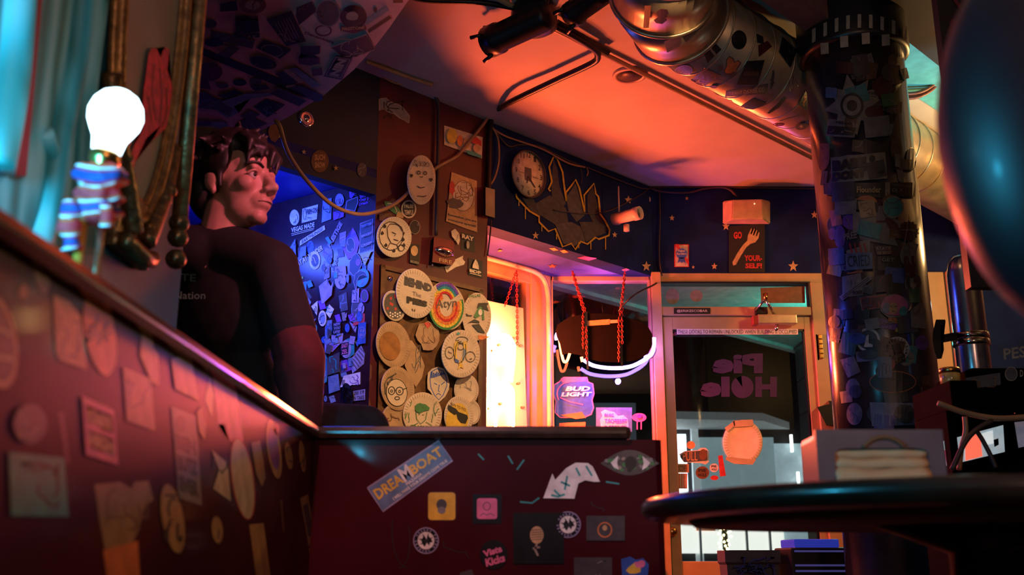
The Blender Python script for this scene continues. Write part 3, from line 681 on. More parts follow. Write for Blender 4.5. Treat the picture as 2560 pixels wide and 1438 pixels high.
# ================================================================== fire alarm on the pillar
fa = empty('fire_alarm', PW.hit(1110, 660), 'red fire alarm with a chrome strobe dome on the pillar', 'fire alarm')
slab('back_box', PW, [(1085, 592), (1134, 603), (1138, 652), (1128, 664), (1080, 655), (1083, 640)], .0, .045, M('alarm_red', (.16, .012, .012), .35), fa)
bm = bmesh.new(); bmesh.ops.create_uvsphere(bm, u_segments=20, v_segments=12, radius=1)
dmx = Matrix.Translation(PW.hit(1111, 630, .05)) @ Matrix.Rotation(math.pi/4, 4, 'Z') @ Matrix.Diagonal((.062, .03, .026, 1))
bmesh.ops.transform(bm, matrix=dmx, verts=bm.verts); bmobj('strobe_dome', bm, m_chrome, fa, True)
text(PW, 'FIRE', [(1098, 645), (1130, 652), (1130, 661), (1098, 654)], C('f'), fa, .047, .01)
tube('test_cord', [PW.hit(1083, 655, .02), PW.hit(1080, 668, .02)], .004, m_chrome, fa, sm=0)
# ================================================================== round table and napkin dispenser
m_tab = M('table_wood', (.030, .014, .009), .3, var=.4, scale=12, coat=.3)
tb = empty('round_table', (.77, 1.75, 0), 'round dark wooden pedestal table with thick rim seen from just below', 'table')
TM = Matrix.Translation((.77, 1.75, 0))
lathe('table_top', [(0, .715), (.525, .715), (.54, .718), (.55, .728), (.55, .738), (.544, .748), (.535, .75), (0, .75)], m_tab, tb, mtx=TM, n=96, cap=False)
lathe('underside_panel', [(0, .705), (.46, .705), (.47, .7149), (0, .7149)], M('table_under', (.10, .07, .06), .6), tb, mtx=TM, n=64, cap=False)
lathe('pedestal', [(.13, 0), (.05, .06), (.045, .66), (.16, .7049)], m_black, tb, mtx=TM, n=24)
lathe('foot_base', [(.27, 0), (.27, .015), (.1, .04), (.05, .062)], m_black, tb, mtx=TM, n=32)
m_nd = M('dispenser_plastic', (.13, .105, .14), .35, .2)
nd = empty('napkin_dispenser', (.62, 1.72, .75), 'low grey napkin dispenser standing on the round table', 'dispenser')
nm = Matrix.Translation((.615, 1.74, .75)) @ Matrix.Rotation(math.radians(-4), 4, 'Z')
bm = bmesh.new(); bbox(bm, -.102, .102, -.005, .12, .0005, .108, nm, .010); bmobj('body', bm, m_nd, nd)
bm = bmesh.new()
# front plate with a window opening
o4 = [(-.104, .004), (.104, .004), (.104, .112), (-.104, .112)]; i4 = rnd([(-.075, .018), (.078, .018), (.078, .080), (-.075, .080)], .16)
def ringface(bm, outer, inner, y0, y1, mt):
    n = len(inner); O = []
    for (x, z) in inner:   # match each inner point to the outer rectangle by angle
        cx, cz = .0015, .049; dx, dz = x-cx, z-cz
        ts = []
        if dx: ts += [t for t in ((-.104-cx)/dx, (.104-cx)/dx) if t > 0]
        if dz: ts += [t for t in ((.004-cz)/dz, (.112-cz)/dz) if t > 0]
        t = min(ts); O.append((cx+dx*t, cz+dz*t))
    f = lambda P, y: [bm.verts.new(mt @ Vector((x, y, z))) for x, z in P]
    a, b, c, d = f(O, y0), f(inner, y0), f(inner, y1), f(O, y1)
    for i in range(n):
        j = (i+1) % n
        for p, q_ in ((a, b), (b, c), (c, d), (d, a)): bm.faces.new((p[i], p[j], q_[j], q_[i]))
ringface(bm, o4, i4, -.022, -.005, nm); bmobj('face_plate', bm, m_nd, nd)
bm = bmesh.new(); tube_bm(bm, crom([nm @ Vector((x, -.024, z)) for x, z in ((-.028, .082), (-.012, .094), (.006, .098), (.024, .094), (.04, .082))], 5), .004, 6)
bmobj('finger_notch', bm, M('notch_brown', (.25, .11, .05), .4), nd, True)
for k, (z0, z1, yy) in enumerate(((.018, .046, -.020), (.046, .064, -.014), (.064, .082, -.010))):
    bm = bmesh.new(); n = 14
    lo = [bm.verts.new(nm @ Vector((-.076+.154*i/n, yy+.003*math.sin(i*.9+k), z0))) for i in range(n+1)]
    mi = [bm.verts.new(nm @ Vector((-.076+.154*i/n, yy-.005+.002*math.sin(i*1.3+k*2), (z0+z1)/2))) for i in range(n+1)]
    hi = [bm.verts.new(nm @ Vector((-.076+.154*i/n, yy+.004, z1+.002*math.sin(i*.7+k)))) for i in range(n+1)]
    for P, Q in ((lo, mi), (mi, hi)):
        for i in range(n): bm.faces.new((P[i], P[i+1], Q[i+1], Q[i]))
    ob = bmobj('napkin', bm, M('napkin_paper', (.85, .50, .27), .7, var=.1), nd, True)
    sd = ob.modifiers.new('s', 'SOLIDIFY'); sd.thickness = .003
lathe('screw', [(.004, 0), (.004, .004)], m_black, nd, mtx=nm @ Matrix.Translation((.082, -.023, .030)) @ Matrix.Rotation(math.pi/2, 4, 'X'), n=8)
# ================================================================== bulb lamp with knotted cloth
lm = empty('bulb_lamp', (-.56, 1.26, 0), 'bare glowing bulb on brass rods with a red bandana knotted below it', 'lamp')
bc = Vector((-.505, 1.205, 1.199)); up = Vector((.05, .0, 1)).normalized(); up = Vector((.14, 0, 1)).normalized()
BMX = frame(bc, up)
lathe('bulb', [(0, .0335), (.012, .031), (.022, .025), (.030, .014), (.0335, 0), (.0315, -.013), (.026, -.024), (.0205, -.034), (.0185, -.045), (.0175, -.051), (0, -.051)], M('bulb_glow', (1, 1, 1), emit=7, ecol=(.62, .90, 1)), lm, mtx=BMX, n=32, cap=False)
lamp('POINT', 'bulb_light', bc+Vector((0, 0, 0)), .45, (.15, .65, 1), .045)
bpy.data.objects['bulb'].visible_shadow = True
lathe('socket', [(.0165, -.052), (.019, -.055), (.019, -.066), (.0155, -.070), (.0155, -.082)], m_brass, lm, mtx=BMX, n=20)
sb = BMX @ Vector((0, 0, -.072))
def cloth_mat(name, cols, sc):
    m = bpy.data.materials.new(name); m.use_nodes = True; nt = m.node_tree; b = nt.nodes['Principled BSDF']; b.inputs['Roughness'].default_value = .75
    tc = nt.nodes.new('ShaderNodeTexCoord'); wv = nt.nodes.new('ShaderNodeTexWave'); wv.bands_direction = 'Z'; wv.inputs['Scale'].default_value = sc; wv.inputs['Distortion'].default_value = 5; wv.inputs['Detail'].default_value = 1
    rp = nt.nodes.new('ShaderNodeValToRGB'); rp.color_ramp.interpolation = 'CONSTANT'
    for k, c in enumerate(cols):
        e = rp.color_ramp.elements[k] if k < 2 else rp.color_ramp.elements.new(.9); e.position = k/len(cols); e.color = (*c, 1)
    nt.links.new(tc.outputs['Object'], wv.inputs[0]); nt.links.new(wv.outputs['Fac'], rp.inputs[0]); nt.links.new(rp.outputs[0], b.inputs[0]); return m
m_ban = cloth_mat('bandana', ((.70, .02, .03), (.80, .10, .02), (.70, .62, .66), (.70, .02, .03), (.03, .04, .22)), 9)
bm = bmesh.new(); R = random.Random(4)
lathe_bm(bm, [(.012, .0), (.020, -.003)]+[(.026+.005*math.sin(k*1.25), -.006-k*.0055) for k in range(11)]+[(.018, -.072), (.008, -.074)], 40, Matrix.Translation(sb))
for v in bm.verts:
    d_ = v.co-sb; n_ = mnoise.noise(v.co*70); n2 = mnoise.noise(v.co*160+Vector((3, 1, 2))); h_ = Vector((d_.x, d_.y, 0))
    if h_.length > .001: v.co += h_.normalized()*(n_*.010+n2*.004)
    v.co.z += n2*.004
bmobj('bandana_wrap', bm, m_ban, lm, True)
tube('bandana_tail', [sb+Vector((-.020, -.012, -.055)), sb+Vector((-.031, -.014, -.070)), sb+Vector((-.024, -.015, -.090)), sb+Vector((-.020, -.012, -.112))], .01, m_ban, lm, sm=4, rad=[.012+.004*math.sin(i*1.1) for i in range(13)])
tube('bandana_tail', [sb+Vector((.014, -.014, -.055)), sb+Vector((.020, -.018, -.070)), sb+Vector((.018, -.014, -.084))], .008, m_ban, lm, sm=4)
tube('rod', [sb+Vector((-.016, 0, -.06)), sb+Vector((-.020, .0, -.20)), Vector((-.575, 1.235, .03))], .0062, M('orange_brass', (.85, .30, .04), .3, .5), lm, sm=0)
tube('rod', [sb+Vector((.008, 0, -.04)), sb+Vector((.006, .0, -.20)), Vector((-.547, 1.235, .03))], .005, M('pale_brass', (.78, .66, .42), .2, 1.), lm, sm=0)
lathe('base', [(.05, 0), (.05, .012), (.02, .03), (.02, .04)], m_brass, lm, mtx=Matrix.Translation((-.592, 1.235, 0)), n=24)
# ================================================================== oval mirror on the teal wall
mr = empty('oval_mirror', (-.70, 1.755, 1.18), 'tall oval mirror in a carved gilt frame on the teal wall', 'mirror')
m_gilt = M('gilt', (.30, .15, .055), .38, .6, var=.5, scale=45, bump=.3)
mc = Vector((-.69, 1.755, 1.70)); ra, rb = .142, .43
def oval(f, dx, n=56): return [Vector((-.70+dx, mc.y+ra*f*math.cos(2*math.pi*i/n), mc.z+rb*(1+(f-1)*.45)*math.sin(2*math.pi*i/n))) for i in range(n)]
bm = bmesh.new(); vs = [bm.verts.new(p) for p in oval(1.0, .012)]; bm.faces.new(vs)
mg = bmobj('mirror_glass', bm, M('mirror_silver', (.17, .20, .20), .45, .1, var=.2, scale=5), mr)
for f, dx, r in ((1.03, .014, .008), (1.13, .020, .012), (1.24, .014, .009)):
    bm = bmesh.new(); tube_bm(bm, oval(f, dx), r, 8, closed=True); bmobj('frame_moulding', bm, m_gilt, mr, True)
bm = bmesh.new()
a, b = oval(1.0, .010), oval(1.27, .006)
va = [bm.verts.new(p) for p in a]; vb = [bm.verts.new(p) for p in b]
for i in range(len(a)): bm.faces.new((va[i], va[(i+1) % len(a)], vb[(i+1) % len(a)], vb[i]))
bmobj('frame_bed', bm, m_gilt, mr, True)
# carved crest under the oval
m_gd = M('gilt_dark', (.16, .08, .03), .3, .6, var=.5, scale=60, bump=.4)
for s in (-1, 1):
    tube('carved_scroll', [Vector((-.682, mc.y+s*.165, mc.z-.25)), Vector((-.676, mc.y+s*.125, mc.z-.35)), Vector((-.67, mc.y+s*.07, mc.z-.43)), Vector((-.668, mc.y+s*.03, mc.z-.49))], .018, m_gd, mr)
    for k in range(5):
        bm = bmesh.new(); bmesh.ops.create_icosphere(bm, subdivisions=2, radius=.014-.001*k, matrix=Matrix.Translation((-.666, mc.y+s*(.125-.022*k), mc.z-.355-.026*k))); bmobj('carved_bead', bm, m_gd, mr, True)
tube('carved_foot', [Vector((-.668, mc.y-.075, mc.z-.515)), Vector((-.655, mc.y, mc.z-.53)), Vector((-.668, mc.y+.065, mc.z-.51))], .016, m_gd, mr)
bm = bmesh.new(); bbox(bm, -.70, -.675, mc.y-.085, mc.y+.085, mc.z-.53, mc.z-.41, None, .008); bmobj('crest_back', bm, m_gd, mr)
# outer turned post on the frame
tube('turned_post', [Vector((-.665, 1.95, 2.2)), Vector((-.665, 1.945, 1.30))], .016, m_gilt, mr, sm=0, n=12)
for zz in (1.30, 1.27, 1.225):
    bm = bmesh.new(); bmesh.ops.create_icosphere(bm, subdivisions=2, radius=.021, matrix=Matrix.Translation((-.665, 1.943, zz))); bmobj('finial_ball', bm, m_gd, mr, True)
# red hand shape laid flat on the mirror
MP = Plane((-.686, 0, 0), (1, 0, 0))
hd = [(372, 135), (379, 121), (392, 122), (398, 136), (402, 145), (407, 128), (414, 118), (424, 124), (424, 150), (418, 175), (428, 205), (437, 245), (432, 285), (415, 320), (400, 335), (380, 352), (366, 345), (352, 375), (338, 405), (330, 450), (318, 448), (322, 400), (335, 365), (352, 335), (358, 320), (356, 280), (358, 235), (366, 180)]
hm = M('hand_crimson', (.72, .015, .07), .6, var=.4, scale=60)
slab('mirror_hand', MP, hd, 0, .004, hm, mg)
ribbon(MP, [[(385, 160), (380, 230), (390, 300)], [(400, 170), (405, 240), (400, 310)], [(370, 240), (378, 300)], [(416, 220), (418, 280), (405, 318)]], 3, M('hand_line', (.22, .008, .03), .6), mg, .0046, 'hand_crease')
# painted drapery board with a red stripe left of the mirror
DRP = Plane((-.665, 0, 0), (1, 0, 0))
m_dra = bpy.data.materials.new('drapery_mural'); m_dra.use_nodes = True; nt = m_dra.node_tree
wv = nt.nodes.new('ShaderNodeTexWave'); wv.bands_direction = 'Y'; wv.inputs['Scale'].default_value = 2.6; wv.inputs['Distortion'].default_value = 9; wv.inputs['Detail'].default_value = 3
tcn = nt.nodes.new('ShaderNodeTexCoord'); mpn = nt.nodes.new('ShaderNodeMapping'); mpn.inputs['Scale'].default_value = (1, 2.2, .8); rpn = nt.nodes.new('ShaderNodeValToRGB')
rpn.color_ramp.elements[0].color = (.03, .17, .16, 1); rpn.color_ramp.elements[1].color = (.22, .50, .52, 1)
e_ = rpn.color_ramp.elements.new(.45); e_.color = (.06, .34, .36, 1)
nt.links.new(tcn.outputs['Object'], mpn.inputs[0]); nt.links.new(mpn.outputs[0], wv.inputs[0]); nt.links.new(wv.outputs['Fac'], rpn.inputs[0]); nt.links.new(rpn.outputs[0], nt.nodes['Principled BSDF'].inputs[0])
nt.nodes['Principled BSDF'].inputs['Roughness'].default_value = .5
dr = slab('drapery_curtain', DRP, [(-200, -120), (262, -120), (190, 640), (-200, 760)], -.03, .0, m_dra, None, label='pale teal curtain panel with painted folds and a red stripe left of the mirror', cat='curtain')
for k, pts_ in enumerate(([(245, 0), (225, 150), (205, 330), (200, 480), (170, 640)], [(205, -60), (190, 130), (150, 330), (120, 520), (60, 700)], [(110, 330), (140, 430), (130, 560)], [(40, -40), (20, 200), (-20, 420)])):
    tube('fold', [DRP.hit(x, y, .0) for x, y in pts_], (.018, .022, .014, .03)[k], m_dra, dr)
slab('red_stripe', DRP, [(83, -60), (112, -60), (66, 440), (40, 440)], -.001, .012, M('stripe_red', (.30, .015, .035), .6), dr)
# ================================================================== person (seen from behind, head turned to the right)
def ell(bm, c, r, mtx=None, sub_=3):
    m = Matrix.Translation(Vector(c)) @ Matrix.Diagonal((*r, 1))
    bmesh.ops.create_icosphere(bm, subdivisions=sub_, radius=1, matrix=(mtx @ m) if mtx is not None else m)
def caps(bm, p0, p1, r0, r1, mtx=None, n=16):
    p0, p1 = Vector(p0), Vector(p1); d = p1-p0; L = d.length
    prof = [(0.0005, -r0*.98)]+[(r0*math.cos(t), -r0*math.sin(t)) for t in (1.2, .8, .4)]+[(r0, 0), (r1, L)]+[(r1*math.cos(t), L+r1*math.sin(t)) for t in (.4, .8, 1.2)]+[(.0005, L+r1*.98)]
    F_ = frame(p0, d); lathe_bm(bm, prof, n, (mtx @ F_) if mtx is not None else F_)
def organic(name, bm, mat, parent, vox, smooth=6, fac=.5, **kw):
    o = bmobj(name, bm, mat, parent, True, **kw)
    r = o.modifiers.new('remesh', 'REMESH'); r.mode = 'VOXEL'; r.voxel_size = vox; r.use_smooth_shade = True
    s = o.modifiers.new('smooth', 'SMOOTH'); s.factor = fac; s.iterations = smooth
    return o
m_skin = M('skin', (.46, .24, .19), .5, var=.08, scale=40); m_hair = M('hair_dark', (.012, .007, .006), .5, var=.5, scale=50)
m_shirt = M('black_shirt', (.0045, .0045, .006), .85, var=.3, scale=20); m_slv = M('maroon_sleeve', (.085, .010, .014), .8, var=.3, scale=20); m_jean = M('dark_jeans', (.018, .018, .028), .85, var=.4, scale=25)
pe = empty('person', (-.80, 2.95, 0), 'person in a black shirt seated behind the booth rail, turning to look over one shoulder', 'person')
HC = Vector((-.805, 2.80, 1.70))
f = Vector((.90, -.42, .06)).normalized(); l_ = Vector((0, 0, 1)).cross(f).normalized(); u_ = f.cross(l_)
HM = Matrix.Translation(HC) @ Matrix((f, l_, u_)).transposed().to_4x4() @ Matrix.Scale(1.15, 4)
RS, LS = Vector((-.675, 2.765, 1.435)), Vector((-.985, 2.94, 1.445)); RE, LE_ = Vector((-.572, 2.715, 1.175)), Vector((-.99, 3.13, 1.2))
RWr, LWr = Vector((-.555, 2.715, 1.00)), Vector((-.80, 3.22, 1.10))
RH, LH = Vector((-.73, 2.90, .99)), Vector((-.88, 3.03, .99)); RK, LK = Vector((-.425, 2.96, 1.012)), Vector((-.52, 3.26, 1.01)); RF, LF = Vector((-.40, 2.98, .42)), Vector((-.50, 3.28, .42))
cdir = Vector((.5, .85, 0)).normalized(); sdir = Vector((.85, -.5, 0)).normalized()
TM_ = lambda c: Matrix.Translation(Vector(c)) @ Matrix((sdir, cdir, Vector((0, 0, 1)))).transposed().to_4x4()
bm = bmesh.new()
for c, r in (((-.015, 0, .045), (.098, .077, .088)), ((.03, 0, -.02), (.062, .060, .085)), ((.032, 0, -.072), (.055, .050, .045)), ((.074, 0, -.100), (.022, .025, .019)), ((.045, 0, .045), (.05, .062, .05)),
             ((.064, .043, -.022), (.028, .020, .023)), ((.064, -.043, -.022), (.028, .020, .023)), ((.123, 0, -.031), (.013, .012, .012)), ((.108, .013, -.037), (.012, .009, .009)), ((.108, -.013, -.037), (.012, .009, .009)),
             ((.082, 0, -.062), (.020, .031, .027)), ((.099, 0, -.0605), (.011, .023, .0065)), ((.096, 0, -.074), (.011, .020, .0075)),
             ((-.010, .078, -.005), (.022, .009, .034)), ((-.010, -.078, -.005), (.022, .009, .034)), ((-.002, .078, -.035), (.010, .008, .014)), ((-.002, -.078, -.035), (.010, .008, .014))):
    ell(bm, c, r, HM)
caps(bm, (.086, -.036, .020), (.086, .036, .020), .011, .011, HM); caps(bm, (.090, 0, .015), (.119, 0, -.028), .009, .0125, HM)
caps(bm, (-.02, 0, -.06), (-.055, 0, -.20), .056, .062, HM)
caps(bm, HM @ Vector((-.05, 0, -.17)), (-.83, 2.85, 1.42), .06, .075)
ell(bm, (0, 0, 0), (.15, .085, .25), TM_((-.83, 2.88, 1.25)))
caps(bm, (-.83, 2.87, 1.42), RS, .06, .055); caps(bm, (-.83, 2.87, 1.42), LS, .06, .055)
caps(bm, RS, RE, .046, .038); caps(bm, RE, RWr, .036, .027); caps(bm, LS, LE_, .046, .038); caps(bm, LE_, LWr, .036, .027)
caps(bm, RH, RK, .07, .05); caps(bm, RK, RF, .048, .036); caps(bm, LH, LK, .07, .05); caps(bm, LK, LF, .048, .036); caps(bm, RH, LH, .09, .09); caps(bm, RF, RF+Vector((.14, .03, -.03)), .035, .028); caps(bm, LF, LF+Vector((.14, .03, -.03)), .035, .028)
for Wq, sg_ in ((RWr, 1), (LWr, -1)):
    hd_ = (Vector((.12, .10, -1)) if sg_ == 1 else Vector((.75, .55, -.28))).normalized(); side = hd_.cross(Vector((.1, .3, 1))).normalized()*sg_
    ell(bm, (0, 0, 0), (.042, .040, .016), Matrix.Translation(Wq+hd_*.05) @ Matrix((hd_, side, hd_.cross(side))).transposed().to_4x4())
    for k, L in enumerate((.062, .072, .068, .052)):
        b0 = Wq+hd_*.082+side*(.03-.02*k); mid = b0+hd_*L*.55+Vector((0, 0, -.008)); caps(bm, b0, mid, .0095, .0088, n=8); caps(bm, mid, mid+hd_*L*.35+Vector((0, 0, -.022)), .0088, .0075, n=8)
    t0 = Wq+hd_*.03+side*.036; caps(bm, t0, t0+hd_*.035+side*.028, .0105, .009, n=8); caps(bm, t0+hd_*.035+side*.028, t0+hd_*.062+side*.030, .009, .008, n=8)
organic('body', bm, m_skin, pe, .0062, 5, .45)
# eyes and brows
for s in (1, -1):
    c = HM @ Vector((.0815, s*.034, -.002)); bm = bmesh.new(); ell(bm, c, (.0125,)*3); eye = bmobj('eye', bm, M('eye_white', (.5, .42, .4), .2), pe, True)
    g = Vector((.80, -.58, .12)).normalized(); lathe('iris', [(0, .0118), (.0058, .0112), (.0058, .0125), (0, .0135)], M('iris_dark', (.015, .01, .008), .1), eye, mtx=frame(c, g), n=14, cap=False)
    tube('eyelid', [HM @ Vector((x, s*y, z)) for x, y, z in ((.082, .019, .003), (.091, .027, .009), (.0925, .035, .0105), (.088, .043, .008), (.078, .049, .002))], .0035, m_skin, eye)
    tube('eyebrow', [HM @ Vector((x, s*y, z)) for x, y, z in ((.098, .012, .024), (.097, .028, .031), (.088, .045, .029), (.074, .056, .022))], .0042, m_hair, pe)
tube('mouth_line', [HM @ Vector((x, y, z)) for x, y, z in ((.094, -.024, -.0675), (.106, -.01, -.067), (.109, 0, -.0668), (.106, .01, -.067), (.094, .024, -.0675))], .0016, M('lip_dark', (.14, .04, .04), .5), pe)
# hair: cap plus locks
bm = bmesh.new(); R = random.Random(11)
ell(bm, (-.030, 0, .060), (.098, .088, .092), HM); ell(bm, (.0, 0, .092), (.092, .080, .058), HM); ell(bm, (-.075, 0, .0), (.052, .072, .085), HM)
for s in (1, -1):
    ell(bm, (-.005, s*.074, .045), (.050, .018, .05), HM); caps(bm, (.012, s*.076, .03), (.016, s*.074, -.028), .014, .006, HM, 8)
for k in range(60):
    a = R.uniform(-2.7, 2.7); e = R.uniform(.1, 1.2); d0 = Vector((math.cos(a)*math.cos(e), math.sin(a)*math.cos(e), math.sin(e)))
    p = Vector((-.02+d0.x*.098, d0.y*.086, .05+d0.z*.098)); q_ = p+Vector((d0.x*.02+R.uniform(-.02, .02)+.012, d0.y*.02+R.uniform(-.02, .02), R.uniform(-.03, .012)))
    caps(bm, p, q_, .013, .005, HM, 7)
for k in range(11):                     # fringe
    y = -.062+.0124*k; caps(bm, (.068, y*.9, .100), (.095+.012*math.cos(k*1.7), y*1.05-.010, .070), .016, .012, HM, 7); caps(bm, (.095+.012*math.cos(k*1.7), y*1.05-.010, .070), (.094+.012*math.cos(k*1.7), y-.018, .040+.018*math.sin(k*2.3)), .012, .004, HM, 7)
organic('hair', bm, m_hair, pe, .0055, 2, .4)
# shirt
bm = bmesh.new()
ell(bm, (0, .0, .06), (.205, .125, .20), TM_((-.83, 2.875, 1.28))); ell(bm, (0, 0, -.12), (.185, .12, .22), TM_((-.82, 2.89, 1.20))); ell(bm, (0, .01, -.2), (.185, .135, .12), TM_((-.81, 2.92, 1.17)))
caps(bm, (-.83, 2.87, 1.455), RS, .085, .078); caps(bm, (-.83, 2.87, 1.455), LS, .085, .078); caps(bm, (-.835, 2.85, 1.44), (-.835, 2.835, 1.535), .098, .084); caps(bm, (-.85, 2.83, 1.52), RS+Vector((.0, 0, .01)), .088, .078); ell(bm, (-.90, 2.84, 1.50), (.14, .11, .09))
caps(bm, RS, RS.lerp(RE, .72), .076, .070); caps(bm, LS, LS.lerp(LE_, .72), .076, .070)
organic('shirt', bm, m_shirt, pe, .009, 5)
bm = bmesh.new()
caps(bm, RS.lerp(RE, .6), RE, .064, .070); caps(bm, RE, RWr, .070, .052); ell(bm, RE+Vector((.0, -.0, -.03)), (.070, .07, .085)); organic('long_sleeve', bm, m_slv, pe, .008, 4)
bm = bmesh.new(); caps(bm, LS.lerp(LE_, .6), LE_, .055, .052); caps(bm, LE_, LWr, .052, .042); organic('long_sleeve', bm, m_slv, pe, .008, 4)
bm = bmesh.new()
caps(bm, RH, RK, .105, .074); caps(bm, RK, RF, .072, .058); caps(bm, LH, LK, .105, .074); caps(bm, LK, LF, .072, .058); caps(bm, RH, LH, .125, .125)
organic('jeans', bm, m_jean, pe, .010, 4)
for Fq in (RF, LF):
    bm = bmesh.new(); caps(bm, Fq+Vector((-.03, 0, -.03)), Fq+Vector((.16, .03, -.05)), .046, .040); organic('shoe', bm, m_blackp, pe, .010, 3)
BKP = Plane(Vector((-.83, 2.875, 1.3))-cdir*.150-sdir*.055, -cdir)
text(BKP, 'Nation', [(436, 729), (514, 729), (513, 748), (435, 748)], M('print_white', (.7, .72, .75), .6), pe, .0, .01)
text(BKP, 'TE', [(452, 684), (490, 686), (489, 704), (452, 703)], M('print_green', (.10, .22, .18), .6), pe, .0, .01)
# bar stools
def bar_stool(cx, cy, zs, label, back=False):
    t = empty('bar_stool', (cx, cy, 0), label, 'stool')
    lathe('seat', [(0, zs-.06), (.17, zs-.06), (.185, zs-.03), (.17, zs), (0, zs+.005)], m_blackp, t, mtx=Matrix.Translation((cx, cy, 0)), n=28, cap=False)
    for k in range(4):
        a = k*math.pi/2+.5; tube('leg', [(cx+.12*math.cos(a), cy+.12*math.sin(a), zs-.06), (cx+.21*math.cos(a), cy+.21*math.sin(a), .0)], .012, m_black, t, sm=0)
    bm = bmesh.new(); tube_bm(bm, [(cx+.187*math.cos(i*.2618), cy+.187*math.sin(i*.2618), .30) for i in range(24)], .009, 6, closed=True); bmobj('foot_ring', bm, m_chrome, t, True)
    if back:
        bm = bmesh.new(); n = 18; a0, a1 = math.radians(-165), math.radians(-8)
        for r0 in (.262, .256):
            for i in range(n+1):
                a = a0+(a1-a0)*i/n; hh = .027*min(1, math.sin(math.pi*(i+.6)/(n+1.2))*3)
                bm.verts.new((cx+r0*math.cos(a), cy+r0*math.sin(a), zs+.24-hh)); bm.verts.new((cx+r0*math.cos(a), cy+r0*math.sin(a), zs+.24+hh))
        bm.verts.ensure_lookup_table(); V = bm.verts; o2 = 2*(n+1)
        for i in range(n):
            A = 2*i; bm.faces.new((V[A], V[A+2], V[A+3], V[A+1])); bm.faces.new((V[o2+A], V[o2+A+1], V[o2+A+3], V[o2+A+2])); bm.faces.new((V[A+1], V[A+3], V[o2+A+3], V[o2+A+1])); bm.faces.new((V[A], V[o2+A], V[o2+A+2], V[A+2]))
        bm.faces.new((V[0], V[1], V[o2+1], V[o2])); bm.faces.new((V[2*n], V[o2+2*n], V[o2+2*n+1], V[2*n+1]))
        bmobj('back_band', bm, M('brushed_steel', (.62, .55, .46), .3, .9, var=.2, scale=60), t, True)
        for a in (math.radians(-120), math.radians(-60)): tube('back_support', [(cx+.16*math.cos(a), cy+.16*math.sin(a), zs-.03), (cx+.25*math.cos(a), cy+.25*math.sin(a), zs+.22)], .008, m_chrome, t, sm=0)
    return t
bar_stool(-.80, 2.96, .855, 'black bar stool under the seated person')
bar_stool(-.76, 3.62, .885, 'bar stool with a curved brushed metal back band beyond the seated person', True)
# ================================================================== right side: pendant, panel, pipe, cabinet
pd = empty('pendant_lamp', (.493, .85, 1.02), 'large unlit dark maroon pendant lamp hanging close beside the table', 'lamp')
PM = Matrix.Translation((.493, .85, 1.02))
prof = [(0, -.185)]+[(.104*math.sin(t), -.185*math.cos(t)) for t in [math.pi*i/18 for i in range(1, 18)]]+[(.02, .185)]
lathe('shade', prof, M('shade_maroon', (.030, .008, .012), .45, coat=.05, var=.2), pd, mtx=PM, n=48, cap=False)
lathe('neck', [(.022, .18), (.026, .20), (.012, .24), (.008, .26)], m_black, pd, mtx=PM, n=16)
tube('cord', [(.493, .85, 1.27), (.493, .85, 2.97)], .004, m_blackp, pd, sm=0)
pn = box('black_partition_board', 1.392, 2.6, 3.0, 3.04, 1.45, 2.968, M('board_black', (.010, .009, .010), .4), label='tall black board with faint stickers hanging beside the column', cat='board')
PNP = Plane((0, 3.0, 0), (0, -1, 0))
S(PNP, pn, [(2424, 32), (2434, -10), (2444, -2), (2456, 26), (2446, 27), (2440, 16), (2434, 31)], 'p', label='pink arch-shaped sticker'); S(PNP, pn, B(2376, 48, 2394, 63), 'm'); S(PNP, pn, [(2376, -12), (2390, -6), (2410, 24), (2404, 28), (2386, 6)], 'm')
ribbon(PNP, [[(2382, 165), (2400, 145), (2420, 118), (2428, 110), (2424, 130), (2412, 150), (2398, 178), (2384, 166)]], 2.5, C('n'), pn, .002, 'sticker_outline')
m_steel = M('pipe_steel', (.40, .36, .40), .22, .9, var=.2, scale=30)
pv = empty('steel_pipe', (1.648, 3.6, 0), 'vertical glossy steel pipe with clamp bands behind the black cabinet', 'pipe')
PVM = Matrix.Translation((1.648, 3.6, 0))
lathe('pipe', [(.057, 0), (.057, 1.66), (.05, 1.70), (.03, 1.725), (.01, 1.73)], m_steel, pv, mtx=PVM, n=32)
for yy in (835, 852): zz = fz(yy, 3.55); lathe('clamp_band', [(.058, zz-.012), (.063, zz-.010), (.063, zz+.010), (.058, zz+.012)], m_chrome, pv, mtx=PVM, n=32, cap=False)
AP = Plane((0, 3.56, 0), (0, -1, 0))
slab('bracket_arm', AP, [(2350, 838), (2392, 830), (2394, 850), (2352, 858)], -.02, .02, m_black, pv)
slab('bracket_grip', AP, [(2332, 830), (2340, 799), (2363, 799), (2364, 804), (2351, 816), (2354, 832), (2352, 858), (2359, 862), (2360, 875), (2354, 897), (2343, 898), (2336, 878), (2331, 850)], -.022, .022, m_blackp, pv)
cb = empty('black_cabinet', (1.95, 3.3, 0), 'black sticker-marked cabinet with a lit glass display beyond the round table', 'cabinet')
m_cab = M('cabinet_black', (.0022, .002, .0022), .85, spec=.03)
box('top_box', 1.445, 2.6, 3.18, 3.46, 1.10, 1.235, m_cab, cb, bev=.006); box('ledge', 1.36, 1.445, 3.15, 3.46, 1.10, 1.19, m_cab, cb, bev=.004)
box('side_panel', 1.36, 1.385, 3.2, 3.46, 0, 1.10, m_cab, cb); box('back_panel', 1.385, 2.6, 3.44, 3.46, 0, 1.10, m_cab, cb); box('base_panel', 1.385, 2.6, 3.18, 3.42, 0, .80, m_cab, cb)
CBP = Plane((0, 3.18, 0), (0, -1, 0)); SCP = Plane((0, 3.25, 0), (0, -1, 0))
